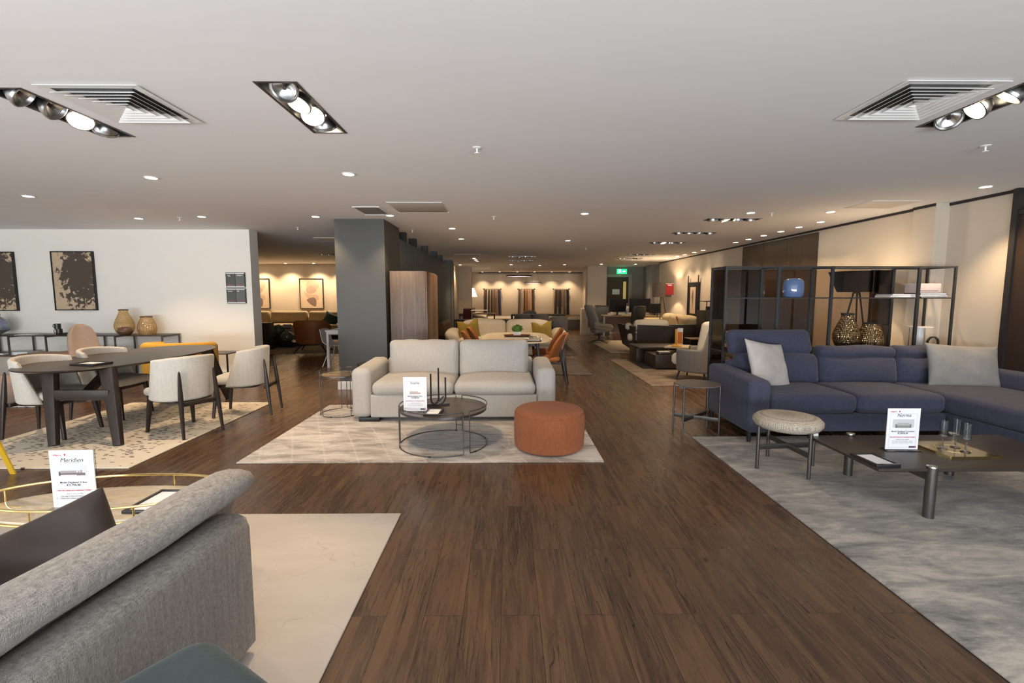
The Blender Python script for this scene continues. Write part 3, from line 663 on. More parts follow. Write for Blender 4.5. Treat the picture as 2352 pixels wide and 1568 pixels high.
# ============================================================ RUGS
def rug(name, x0, x1, y0, y1, mat, label, h=.012, edge=None, rz=0):
    t = MB().soft((0, 0, h/2), (x1-x0, y1-y0, h), h*.45, 2, 2).build(name, mat)
    t.location = ((x0+x1)/2, (y0+y1)/2, .0005); t.rotation_euler = (0, 0, rz); return tag(t, label, 'rug')
rug('patterned_rug', -2.42, .87, 4.09, 6.31, M['rug_mid'], 'beige and grey patterned rug under the light grey sofa and rust pouf')
rug('cream_rug', -4.2, -.73, -.6, 3.1, M['rug_front'], 'cream rug with faint crackle lines beneath the grey sofa in the foreground')
rug('silver_rug', 1.95, 5.6, -.2, 4.83, M['rug_blue'], 'mottled silver grey rug under the low table in front of the blue sofa')
rug('dashed_rug', -5.22, -3.28, 3.98, 6.48, M['rug_dash'], 'cream rug with scattered dark dashes under the oval dining table')
rug('lined_rug', -9.2, -6.35, 6.25, 7.95, M['rug_lines'], 'pale rug with thin blue lines at the far left')
rug('taupe_rug', 2.38, 4.7, 7.62, 10.81, M['rug_brown'], 'taupe rug under the dark low block table beside the wing chair')
rug('zigzag_rug', 2.67, 4.4, 12.1, 15.4, M['rug_zigzag'], 'cream zigzag rug under the brown leather armchair')
rug('brown_rug', -1.05, 1.61, 8.73, 10.89, M['rug_greydark'], 'brown grey rug behind the orange dining chairs')
rug('dark_rug', -1.6, 1.78, 11.6, 14.2, M['rug_greydark'], 'dark rug with border behind the cream sofa')
rug('lounge_rug', -9.3, -4.0, 12.0, 15.7, mottled('sand_rug', (.34, .27, .18), (.46, .37, .26)), 'sand coloured rug in the lounge behind the pillar')
# ============================================================ LIGHT GREY SOFA
def sofa_mid():
    t = thing('two_seat_sofa', 'light grey two seat sofa with loose cushions behind the round coffee table', 'sofa', (-.63, 5.42, .0128))
    L = 2.40; m = MB()
    m.soft((0, .46, .185), (L-.44, .90, .27), .02, 3, 3); m.build('base', M['sofa_light'], t)
    for s in (-1, 1):
        MB().soft((s*(L/2-.115), .475, .345), (.23, .95, .60), .075, 6, 4, fn=lambda q, u: [q[0], q[1], q[2]+(.015*u[1] if u[2] > 0 else 0)]).build('arm', M['sofa_light'], t)
    MB().soft((0, .90, .36), (L-.46, .16, .60), .05, 4, 3).build('back_frame', M['sofa_light'], t)
    for s in (-1, 1):
        MB().soft((s*.483, .42, .385), (.962, .84, .17), .07, 7, 4, puff=(0.0, .015, .05)).build('seat_cushion', M['sofa_light'], t)
    for s in (-1, 1):
        rnd = random.Random(5+s)
        def fn(q, u, s=s):
            x, y, z = q
            y += .10*(z+.24)*.9; z += .004*math.sin(9*u[0]+s)*(u[2] > .3)
            if u[2] > .5: z += .018*(abs(u[0])**6)
            y += .008*math.sin(6*u[0]+4*u[2]); return [x, y, z]
        MB().soft((s*.455-.0, .70, .645), (.90, .20, .50), .075, 9, 4, puff=(.0, .075, .008), fn=fn).build('back_cushion', M['sofa_light'], t)
    for s in (-1, 1):
        for y in (.08, .85): MB().box(s*1.0-.12, s*1.0+.12, y-.06, y+.06, 0, .05, .004).build('foot', M['black'], t)
    return t
sofa_mid()
# ============================================================ RUST POUF
t = thing('round_pouf', 'rust orange round upholstered pouf at the right end of the grey sofa', 'pouf', (.41, 4.50, .0128))
MB().lathe([(.001, .0128), (.315, .0128), (.335, .03), (.342, .10), (.345, .22), (.342, .335), (.336, .352)], n=64).build('body', M['pouf'], t)
MB().lathe([(.334, .351), (.330, .372), (.30, .392), (.22, .405), (.10, .410), (.001, .411)], n=64).build('top_panel', M['pouf'], t)
m = MB(); ring = [(.3365*math.cos(a), .3365*math.sin(a), .353) for a in [2*PI*i/64 for i in range(64)]]; m.tube(ring, .0035, True).build('piping', M['pouf'], t)
m = MB(); m.box(.336, .352, -.015, .015, .17, .215, .002).build('side_label', M['black'], t)
MB().lathe([(.29, 0), (.29, .012)], n=40).build('base_disc', M['black'], t)
# ============================================================ WIRE FRAME ROUND TABLES
def wire_table(name, label, c, r, h, r0, topmat, th=.016, rail=.035, gap=(90, 210, 330), wr=.0055, zt=None):
    t = thing(name, label, 'coffee table' if r > .3 else 'side table', c); zt = h-rail
    MB().lathe([(.001, zt-th), (r-.02, zt-th), (r-.012, zt-.003), (r-.012, zt), (.001, zt)], n=64).build('table_top', topmat, t)
    MB().revolve_open([(r-.012, zt-th-.004), (r-.004, zt-th-.004), (r-.004, zt+.002), (r-.012, zt+.002)], n=64).build('rim', M['gun'], t)
    g = .035/r
    for i in range(3):
        a0, a1 = R(gap[i])+g, R(gap[(i+1) % 3]+(360 if i == 2 else 0))-g; pts = []
        def P(a, z): return (r*math.cos(a), r*math.sin(a), z)
        N = 22; z1 = h; z0 = wr+.001
        for k in range(N+1): pts.append(P(a0+(a1-a0)*k/N, z1))
        pts = pts[:-1]+[P(a1-.012, z1-.001), P(a1, z1-.015)]
        for k in range(1, 6): pts.append(P(a1, z1-.015-(z1-.03)*k/6))
        pts += [P(a1, z0+.015), P(a1-.012, z0)]
        for k in range(N-1, 0, -1): pts.append(P(a0+(a1-a0)*k/N, z0))
        pts += [P(a0+.012, z0), P(a0, z0+.015)]
        for k in range(5, 0, -1): pts.append(P(a0, z1-.015-(z1-.03)*k/6))
        pts += [P(a0, z1-.015)]
        MB().tube(pts, wr, True, 8).build('wire_loop', M['gun'], t)
    m = MB()
    for a in gap:
        for z in (.07, zt-th-.01): m.cyl((r*math.cos(R(a)+g), r*math.sin(R(a)+g), z), (r*math.cos(R(a)-g), r*math.sin(R(a)-g), z), wr*.8, n=8)
    m.build('connector', M['gun'], t)
    for a in (200, 260, 320, 80, 20): 
        m = MB(); x, y = r*math.cos(R(a)), r*math.sin(R(a)); m.at((x, y, 0), (0, 0, R(a+90))); m.box(-.014, .014, -.007, .007, 0, .012, .002).build('foot_pad', M['black'], t)
    return t
ct = wire_table('round_coffee_table', 'round coffee table with wire frame and dark inlaid wood top', (-.64, 4.63, .0128), .435, .405, 0, M['inlay'], gap=(75, 187, 307))
et = wire_table('wire_side_table', 'small round wire side table at the left arm of the grey sofa', (-2.10, 5.86, .0128), .245, .55, 0, plain('bronze_tray', (.30, .21, .12), .2, .6), th=.01, rail=.05, gap=(100, 220, 325), wr=.0045)
# second, larger black round tray table behind the sofa arm
t = thing('bowl_side_table', 'dark round side table with curved shell base behind the wire side table', 'side table', (-1.90, 6.70, 0))
MB().lathe([(.001, .50), (.24, .50), (.25, .51), (.25, .525), (.24, .53), (.001, .53)], n=48).build('table_top', M['plasticblack'], t)
MB().revolve_open([(.235, .50), (.19, .25), (.09, .05), (.09, .0), (.10, .0), (.20, .24), (.243, .50)], n=40).build('shell_base', M['plasticblack'], t)
def pic_frame(name, label, c, w, h, rz=0, th=.018, tilt=0, group='flat black frames on tables'):
    t = thing(name, label, 'picture frame', c, rz, group); b = .018
    m = MB(); m.box(-w/2, w/2, -h/2, -h/2+b, 0, th, .002).box(-w/2, w/2, h/2-b, h/2, 0, th, .002).box(-w/2, -w/2+b, -h/2+b, h/2-b, 0, th, .002).box(w/2-b, w/2, -h/2+b, h/2-b, 0, th, .002).build('frame', M['plasticblack'], t)
    MB().box(-w/2+b, w/2-b, -h/2+b, h/2-b, 0, th*.55).build('paper_insert', M['paper'], t, 0)
    return t
pic_frame('flat_picture_frame', 'black frame lying flat on the round coffee table', (-.70, 4.395, .383), .155, .235, R(-3))
# ---------------- price signs in acrylic holders
def price_sign(name, label, c, rz, title, price, model, w=.21, h=.297, under=True, logo=True, pic=0, shear=.25, tone=1, base=True):
    t = thing('price_sign', label, 'sign', c, rz)
    k = w/.21
    MB().box(-w/2, w/2, -.0025, .0025, .006, h, 0).build('sheet', M['paper'], t, 0)
    m = MB(); m.box(-w/2-.004, w/2+.004, .003, .006, .002, h+.001); m.box(-w/2-.012, w/2+.012, -.035, .045, 0, .005, .001).build('acrylic_holder', M['acrylic'], t)
    y = -.0032
    if logo:
        o = text('calligaris', .0125*k, M['inkred'], t, (-w*.33, y, h*.91), name='red_logo', bold=.0001); m = MB(); m.box(-w*.33+.036*k, -w*.33+.043*k, -.0034, -.0028, h*.908, h*.908+.010*k).build('logo_mark', M['inkred'], t, 0)
    m = MB(); bx0, bx1, z0, z1 = -w*.41, w*.41, h*.07, h*.88; e = .0007
    m.box(bx0, bx1, -.0029, -.0024, z0, z0+e).box(bx0, bx1, -.0029, -.0024, z1-e, z1).box(bx0, bx0+e, -.0029, -.0024, z0, z1).box(bx1-e, bx1, -.0029, -.0024, z0, z1).build('border_line', M['inkgrey'], t, 0)
    o = text(title, .031*k, M['ink'], t, (0, y, h*.80), shear=shear, name='title')
    if under: MB().box(-w*.20, w*.22, -.0034, -.0028, h*.785, h*.789).build('underline', M['ink'], t, 0)
    p = MB(); p.box(-w*.33, w*.33, -.0031, -.0024, h*.54, h*.74).build('photo', plain('photo_backdrop', (.60, .60, .62) if pic != 2 else (.86, .85, .84), .6, var=.02), t, 0)
    s1 = plain('photo_sofa', (.16, .13, .13) if pic == 0 else (.27, .27, .25) if pic == 1 else (.48, .40, .34), .6); s2 = plain('photo_sofa_light', (.33, .29, .29) if pic == 0 else (.42, .42, .39) if pic == 1 else (.62, .55, .48), .6)
    g = MB(); y0, y1 = -.0036, -.0030
    if pic == 0: g.box(-.065, .02, y0, y1, .180, .190).box(.02, .062, y0, y1, .176, .190).box(-.068, -.058, y0, y1, .176, .198)
    elif pic == 1: g.box(-.055, .055, y0, y1, .168, .186).box(-.060, -.046, y0, y1, .168, .196).box(.046, .060, y0, y1, .168, .196)
    else: g.box(-.052, .052, y0, y1, .172, .186)
    g.build('photo_seat', s1, t, 0)
    g = MB()
    if pic == 0: g.box(-.058, .02, y0, y1, .1905, .202).box(.026, .034, y0, y1, .1905, .201).box(.038, .048, y0, y1, .1905, .204)
    elif pic == 1: g.box(-.044, -.001, y0, y1, .1865, .206).box(.001, .044, y0, y1, .1865, .206)
    else: g.box(-.05, .03, y0, y1, .1865, .198)
    g.build('photo_cushions', s2, t, 0)
    text(model, .0135*k, M['ink'], t, (0, y, h*.435), shear=.2, bold=.0002); text(price, .0165*k, M['ink'], t, (0, y, h*.385), bold=.0003, name='price')
    o = text('Other Size Options and Combinations Available', .0085*k, M['inkred'], t, (0, y, h*.305), name='red_line', bold=.0002); MB().box(-w*.40, w*.40, -.0034, -.0028, h*.298, h*.300).build('red_underline', M['inkred'], t, 0); text_width_fit(o, w*.78)
    for j, l in enumerate(('• Made to order available', '• Full range of fabric and leather options', '• Please ask a member of staff for details')): text(l, .0085*k, M['inkgrey'], t, (0, y, h*(.245-.04*j)))
    if pic: 
        MB().box(w*.22, w*.44, -.0034, -.0026, h*.055, h*.095).build('dark_logo', M['ink'], t, 0); MB().box(w*.39, w*.44, -.0037, -.0030, h*.058, h*.092).build('logo_corner', M['inkred'], t, 0)
    return t
price_sign('s', 'white price sign titled Meridien on the brass rimmed table', (-2.25, 2.38, .394), R(3), 'Meridien', '€3,794.00', 'Model Displayed 324cm', w=.215, h=.31, pic=0)
price_sign('s', 'white price sign titled Sophia standing on the round coffee table', (-.885, 4.45, .383), R(-1), 'Sophia', '€2,480.00', 'Model Displayed 240cm', w=.225, h=.335, under=False, logo=False, pic=2, shear=.1)
price_sign('s', 'white price sign titled Norma on the low table before the blue sofa', (2.935, 3.38, .351), R(-1), 'Norma', '€3,696.00', 'Model Displayed 3 modules', w=.24, h=.315, under=False, pic=1)
# ---------------- black tubular candle holder
t = thing('tubular_candle_holder', 'black bent tube candle holder on the round coffee table', 'candle holder', (-.74, 4.66, .383), R(12))
def U(x0, x1, zt0, zt1, y0, y1, rr=.055):
    pts = []; n = 8; zb = .016
    pts.append((x0, y0, zt0)); pts.append((x0, y0, zb+rr))
    for k in range(1, n+1):
        a = R(90*k/n); pts.append((x0+(rr-rr*math.cos(a))*(1 if x1 > x0 else -1), y0+(y1-y0)*.3*k/n, zb+rr-rr*math.sin(a)))
    for k in range(n+1):
        a = R(90*k/n); pts.append((x1-(rr-rr*math.sin(a))*(1 if x1 > x0 else -1), y0+(y1-y0)*(.7+.3*k/n), zb+rr-rr*math.cos(a)))
    pts.append((x1, y1, zt1)); return pts
MB().tube(U(-.03, .12, .34, .285, -.05, .03, .07), .008).build('left_tube', M['black'], t); MB().tube(U(.05, -.17, .385, .10, .02, -.03, .07), .008).build('right_tube', M['black'], t)
m = MB(); m.tube([(-.16, -.045, .008), (.16, .03, .008)], .007).tube([(-.10, .07, .008), (-.02, -.09, .008)], .007).build('foot_bar', M['black'], t)
m = MB(); m.cyl((.10, .0, .10), (.02, .0, .02), .007).build('short_tube', M['black'], t)
# ============================================================ GREY FOREGROUND SOFA (seen from behind)
A = R(4.5)
t = thing('large_grey_sofa', 'speckled grey sofa in the left foreground seen from behind', 'sofa', (-1.055, 1.87, .0128), -A)
# local: back outer face at x=0, sofa runs towards -y, seat towards -x
def ring_at(y, pts): return [(x, y, z) for x, z in pts]
body = [(0, .035), (.0, .55), (-.012, .585), (-.045, .598), (-.10, .60), (-.14, .59), (-.15, .56), (-.15, .035)]
body[0] = (.0, .045)
rg = []
for y in (-.0, -.02, -.3, -.8, -1.4, -2.0, -2.5):
    ins = .02 if y == 0 else 0
    rg.append(ring_at(y, [(x-ins*.6 if x > -.05 else x, z-(ins if z > .3 else -ins)) for x, z in body]))
MB().loft(rg).build('back_panel', M['sofa_front'], t, 60)
cs = [(-.16, .60), (-.115, .615), (-.07, .643), (-.035, .68), (-.025, .722), (-.052, .755), (-.11, .768), (-.17, .752), (-.225, .71), (-.27, .65), (-.30, .57), (-.31, .44), (-.22, .44), (-.17, .53)]
cx = sum(p[0] for p in cs)/len(cs); cz = sum(p[1] for p in cs)/len(cs); rg = []
N = 26
for k in range(N+1):
    y = .13-k*(2.53/N); e = min(1, (k/2.2)) if k < 3 else 1
    sc = .70+.30*math.sqrt(max(0, 1-(1-e)**2)); w = .006*math.sin(k*.9)+.004*math.sin(k*2.3)
    rg.append([(cx+(x-cx)*sc+w*(z-.6), y, cz+(z-cz)*sc+w*.5) for x, z in cs])
MB().loft(rg).build('back_roll', M['sofa_front'], t, 70)
MB().box(-1.0, -.15, -2.45, -.01, .06, .20, .03).build('seat_base', M['sofa_front'], t)
MB().soft((-.62, -.62, .265), (.80, 1.18, .14), .06, 6, 4, puff=(0, 0, .03)).build('seat_cushion', M['sofa_front'], t); MB().soft((-.62, -1.82, .265), (.80, 1.18, .14), .06, 6, 4, puff=(0, 0, .03)).build('seat_cushion', M['sofa_front'], t)
for y in (-.12, -2.35):
    for x in (-.07, -.93): MB().box(x-.03, x+.03, y-.03, y+.03, 0, .06, .004).build('foot', M['black'], t)
def cushion(name, label, mat, loc, rot, w, h, th, **kw):
    o = MB().pillow(w, h, th, **kw).build(name, mat, ang=80); o.location = loc; o.rotation_euler = rot; return tag(o, label, 'cushion')
c = cushion('velvet_cushion', 'dark brown velvet cushion leaning on the foreground grey sofa', M['brownvel'], (-1.70, 1.62, .49), (R(76), R(-23), R(14)), .60, .40, .17, pinch=.05, wr=.028, n=22)
cushion('piped_cushion', 'grey cushion with olive edge at the left picture border', M['greyfab'], (-1.86, 1.24, .53), (R(70), 0, R(30)), .36, .38, .12)
# teal armchair corner under the camera
t = thing('teal_armchair', 'teal velvet armchair back at the bottom edge of the picture', 'armchair', (-.70, .86, .0128), R(-33))
MB().soft((0, .0, .335), (.56, .46, .55), .085, 6, 5, puff=(.01, .01, .0128)).build('body', M['teal'], t)
for sx in (-1, 1):
    for sy in (-1, 1): MB().cyl((sx*.2, sy*.15, .07), (sx*.22, sy*.17, 0), .016, .01).build('leg', M['black'], t)
# ============================================================ BRASS RIM COFFEE TABLE
t = thing('brass_rim_table', 'oval cream marble coffee table with brass gallery rail', 'coffee table', (-2.13, 2.44, .0128), R(5))
a, b = .60, .225
def ell(a, b, z, n=72): return [(a*math.cos(2*PI*i/n), b*math.sin(2*PI*i/n), z) for i in range(n)]
MB().lathe([(.001, .350), (.97, .350), (1.0, .360), (1.0, .376), (.985, .382), (.001, .382)], n=72, sx=a, sy=b).build('marble_top', M['marble'], t)
MB().tube(ell(a+.008, b+.008, .445), .007, True).build('top_rail', M['brass'], t); MB().tube(ell(a+.004, b+.004, .366), .008, True).build('lower_rail', M['brass'], t)
for i in range(8):
    an = 2*PI*(i+.5)/8+.05; MB().cyl(((a+.008)*math.cos(an), (b+.008)*math.sin(an), .366), ((a+.008)*math.cos(an), (b+.008)*math.sin(an), .445), .005).build('rail_post', M['brass'], t)
MB().lathe([(.34, 0), (.34, .0128), (.06, .03), (.05, .32), (.16, .35)], n=40, sx=1.3, sy=.7).build('pedestal', M['white'], t)
pic_frame('flat_picture_frame', 'black framed price list lying on the brass rimmed table', (-1.86, 2.44, .3945), .19, .27, R(-2), th=.016)
# yellow floor sign leg at left edge
t = thing('yellow_warning_sign', 'yellow folding floor sign at the left picture edge', 'floor sign', (-4.24, 3.62, 0), R(-4))
m = MB(); m.add([(-.42, 0, 0), (-.36, 0, 0), (-.30, .08, .58), (-.30, .10, .6), (.0, .10, .6), (.16, 0, 0), (.22, 0, 0), (.05, .10, .64), (-.28, .10, .64)], [(0, 1, 2, 8), (2, 3, 4, 7, 8), (4, 5, 6, 7)])
t2 = MB().rod((.20, 0, 0), (.04, .10, .62), .05, .014).build('front_leg', plain('yellow_plastic', (.75, .46, .03), .4), t); MB().rod((-.30, 0, 0), (-.14, .10, .62), .05, .014).build('front_leg', t2.data.materials[0], t); MB().box(-.15, .05, .09, .105, .30, .62, .004).build('panel', t2.data.materials[0], t)
MB().rod((.06, .26, 0), (.0, .12, .62), .05, .014).build('rear_leg', t2.data.materials[0], t); MB().rod((-.30, .30, 0), (-.14, .12, .62), .05, .014).build('rear_leg', t2.data.materials[0], t)
# ============================================================ DINING SET
t = thing('oval_dining_table', 'long dark ash dining table with curved boat shaped top on the dashed rug', 'dining table', (-4.53, 5.66, 0.0128))
tp = superell(.615, 1.19, 2.5, 72)
rg = []
for z, d in ((.727, .07), (.738, .03), (.750, .002), (.756, .0), (.760, .004)): rg.append([(x*(1-d/.615), y*(1-d/1.19), z) for x, y in tp])
MB().loft(rg).build('table_top', M['darkwood'], t, 30)
for sy in (-1, 1):
    for sx in (-1, 1):
        xb, xt = ((.675, .446) if sx > 0 else (.04, -.145)) if sy < 0 else ((.50, .36) if sx > 0 else (-.42, -.30))
        MB().rod((xb, sy*1.08, 0), (xt, sy*.86, .728), .085, .055, .15, .075, up=(0, 1, 0)).build('leg', M['darkwood_leg'], t)
    MB().box(-.02 if sy < 0 else -.33, .52 if sy < 0 else .40, sy*.95-.022, sy*.95+.022, .43, .535, .006).build('stretcher', M['darkwoodx'], t)
    MB().rod((.2 if sy < 0 else 0, sy*.93, .43), (0, sy*.25, .69), .06, .10, .06, .10, up=(1, 0, 0)).build('diagonal_beam', M['darkwood_leg'], t)
MB().box(-.05, .05, -.45, .45, .67, .727, .004).build('centre_beam', M['darkwood_leg'], t)
def tub_chair(label):
    t = thing('dining_chair', label, 'dining chair', group='cream tub dining chairs around the oval table')
    MB().soft((0, .05, .445), (.50, .50, .085), .042, 6, 4, puff=(0, 0, .02), fn=lambda q, u: [q[0]*(1-.10*(u[1] < 0)*u[1]**2), q[1]*(1-.05*u[0]**2), q[2]]).build('seat', M['boucle'], t)
    rings = []; N = 30
    for i in range(N+1):
        s = -1+2*i/N; z0 = .375; z1 = .85-.035*s*s; ring = []; e = abs(s)
        tk = .055*(1 if e < .93 else math.sqrt(max(.05, 1-((e-.93)/.075)**2)))
        for o, z in rrect(tk, z1-z0, tk*.49, 5):
            z += (z0+z1)/2; h = (z-z0)/(z1-z0); span = R(78+34*(1-h)); th = R(270)+s*span; r = .268+.032*h+o
            ring.append((r*math.cos(th), r*math.sin(th)*.98, z))
        rings.append(ring)
    MB().loft(rings).build('shell_backrest', M['boucle'], t, 60)
    MB().prism(superell(.235, .235, 4, 32), .355, .402, .01).build('seat_frame', M['darkwood_leg'], t)
    for sx in (-1, 1):
        MB().rod((sx*.235, .265, 0), (sx*.205, .22, .39), .030, .030, .052, .045).build('leg', M['darkwood_leg'], t)
        m = MB(); rg = []
        for z, x, y, w, d in ((0, .200, -.385, .026, .026), (.20, .192, -.365, .036, .034), (.42, .183, -.343, .046, .044), (.58, .176, -.330, .034, .032), (.68, .172, -.322, .022, .020), (.70, .171, -.320, .008, .008)):
            rg.append([(sx*x+a, y+b, z) for a, b in rrect(w, d, min(w, d)*.35, 2)])
        m.loft(rg).build('leg', M['darkwood_leg'], t)
    m = MB(); m.box(-.17, .17, -.34, -.30, .33, .37, .004).build('rear_rail', M['darkwood_leg'], t)
    return t
c1 = tub_chair('cream tub dining chair seen from behind, nearest on the right side of the oval table'); c1.location = (-3.575, 5.12, .013); c1.rotation_euler = (0, 0, R(61))
dup(c1, 'cream tub dining chair at the far right end of the oval table, seen side on', (-3.34, 5.90, .0128), R(98))
dup(c1, 'cream tub dining chair at the near left, partly behind the table corner', (-4.84, 5.0, .0128), R(-88))
dup(c1, 'cream tub dining chair on the far left side of the oval table', (-4.84, 5.76, .0128), R(-90))
pic_frame('flat_picture_frame', 'black picture frame lying flat on the oval dining table', (-4.36, 4.93, .7735), .21, .29, R(80), th=.022)
# ============================================================ SIDEBOARD
t = thing('long_sideboard', 'low beige sideboard with dark open frame shelf along the white wall', 'sideboard', (-7.95, 8.42, 0))
L = 3.7
MB().box(-L/2+.05, 1.15, -.20, .20, .0, .09).build('plinth', M['greydark'], t, 0)
for i in range(4): 
    x0 = -L/2+i*.745; dd = MB().box(x0+.002, x0+.743, -.225, .215, .095, .43, .004).build('cabinet_box', plain('beige_lacquer', (.50, .45, .38), .5), t)
MB().box(-L/2, 1.14, -.24, .22, .431, .455, .003).build('lower_top', M['walnut'], t)
top = MB(); top.box(-L/2, L/2+.12, -.24, .22, .785, .80, .002).build('upper_top', M['darkwoodx'], t)
fm = MB(); k = 0
for x in (-1.84, -1.30, -.69, -.05, .60, 1.14, 1.955):
    p = MB(); z0 = .456 if x < 1.14 else 0
    p.box(x-.011, x+.011, -.235, -.213, z0, .785).box(x-.011, x+.011, .19, .212, z0, .785).box(x-.011, x+.011, -.213, .19, .765, .785); p.build('post', M['gun'], t, 0)
MB().box(-L/2, L/2+.1, .19, .20, .77, .785).build('rear_rail', M['gun'], t, 0)
MB().box(1.16, 1.94, -.22, .20, .44, .452).build('glass_shelf', M['clear'], t, 0)
def book(name, label, mat, c, w, d, h, rz=0, group=None):
    m = MB(); m.box(-w/2, w/2, -d/2, d/2, 0, h*.12).box(-w/2, w/2, -d/2, d/2, h*.88, h).box(-w/2, -w/2+.004, -d/2, d/2, h*.12, h*.88)
    t = thing(name, label, 'book', c, rz, group); m.build('cover', mat, t, 0); MB().box(-w/2+.004, w/2-.004, -d/2+.003, d/2-.003, h*.12, h*.88).build('pages', M['paper'], t, 0); return t
for i, (x, w, h, mt, l) in enumerate([(-9.45, .26, .05, 'white', 'white book on the sideboard lower shelf, first bay'), (-8.95, .33, .035, 'black', 'black book on the sideboard lower shelf beside first post'), (-8.55, .30, .05, 'white', 'white thick book in the second sideboard bay'),
     (-7.75, .30, .05, 'white', 'white thick book in the third sideboard bay'), (-7.35, .22, .03, 'black', 'thin black book in the third sideboard bay'), (-6.98, .30, .035, 'black', 'black book in the fourth sideboard bay behind the vases')]):
    book('book', l, M[mt], (x, 8.35, .4555), w, .22, h, R(4*(-1)**i), 'books on the sideboard lower shelf')
ribz = lambda a, z: 1+.025*math.sin(14*a+z*40)*math.sin(14*a-z*40)*1.6
def amber_vase(label, c, prof, mat, cap=None, name='ribbed_glass_vase', grp=None, top=.05):
    t = thing(name, label, 'vase', c, 0, grp)
    inner = [(max(.002, r-.006), z+(.006 if i == 0 else 0)) for i, (r, z) in enumerate(prof)]
    MB().revolve_open([(.002, 0)]+prof+list(reversed(inner))+[(.002, .008)], n=84, closed=False, fn=ribz).build('glass_body', mat, t, 60)
    z = prof[-1][1]; r = prof[-1][0]; MB().revolve_open([(r-.008, z-.004), (r+.006, z-.004), (r+.010, z+.012), (r-.004, z+.016)], n=40).build('neck_ring', cap or mat, t); return t
tall = [(.085, 0), (.125, .05), (.150, .12), (.148, .17), (.128, .24), (.100, .31), (.075, .37), (.064, .41), (.066, .43)]
short = [(.115, 0), (.138, .05), (.145, .11), (.132, .18), (.108, .25), (.088, .29), (.086, .31)]
amber_vase('tall amber ribbed glass vase on the sideboard', (-6.76, 8.36, .801), tall, M['amber'], M['walnut'], grp='amber vases on the sideboard'); amber_vase('shorter amber ribbed glass vase at the right end of the sideboard', (-6.38, 8.38, .801), short, M['amber'], M['walnut'], grp='amber vases on the sideboard')
o = MB().lathe([(.001, 0), (.06, .002), (.10, .03), (.115, .075), (.10, .12), (.06, .145), (.001, .15)], n=40).build('pebble_vase', M['walnut'], None); o.location = (-6.66, 8.24, .801); tag(o, 'dark brown pebble shaped vase in front of the tall amber vase', 'vase')
t = thing('serving_tray', 'dark wooden tray with raised rim on the sideboard', 'tray', (-7.75, 8.37, .801)); MB().prism(rrect(.62, .34, .03), 0, .012, .003).build('base', M['darkwoodx'], t); MB().revolve_open([(.13, .0128), (.15, .0128), (.16, .03), (.152, .03)], n=40).build('rim', M['darkwoodx'], t)
t = thing('coffee_mugs', 'two stacked black mugs on the tray on the sideboard', 'mug', (-7.92, 8.36, .815))
t['label'] = 'black mug standing on another on the sideboard tray'; t.location = (-7.93, 8.36, .903); t.name = 'coffee_mug'
MB().revolve_open([(.002, 0), (.045, 0), (.047, .09), (.042, .09), (.040, .006), (.002, .006)], n=28, closed=False).build('cup', M['plasticblack'], t); MB().tube([(-.045, 0, .075), (-.07, 0, .078), (-.08, 0, .06), (-.08, 0, .035), (-.065, 0, .018), (-.045, 0, .018)], .005).build('handle', M['plasticblack'], t)
d = dup(t, 'lower black mug beneath another on the sideboard tray', (-7.91, 8.36, .8135), R(10)); 
t = thing('faceted_glass_vase', 'iridescent faceted glass vase at the left end of the sideboard', 'vase', (-8.98, 8.36, .801))
import bmesh
bm = bmesh.new(); bmesh.ops.create_icosphere(bm, subdivisions=1, radius=.185); me = bpy.data.meshes.new('facets'); bm.to_mesh(me); bm.free(); me.materials.append(M['irid']); o = bpy.data.objects.new('facets', me); link(o, t); o.location = (0, 0, .168)
MB().revolve_open([(.03, .30), (.05, .33), (.055, .37), (.05, .37), (.045, .33)], n=20).build('neck', M['irid'], t)
o = MB().box(-.13, .13, -.09, .09, 0, .008).build('open_magazine', M['paper'], None, 0); o.location = (-8.45, 8.33, .801); o.rotation_euler = (0, 0, .3); tag(o, 'white magazine lying on the sideboard beside the tray', 'magazine')
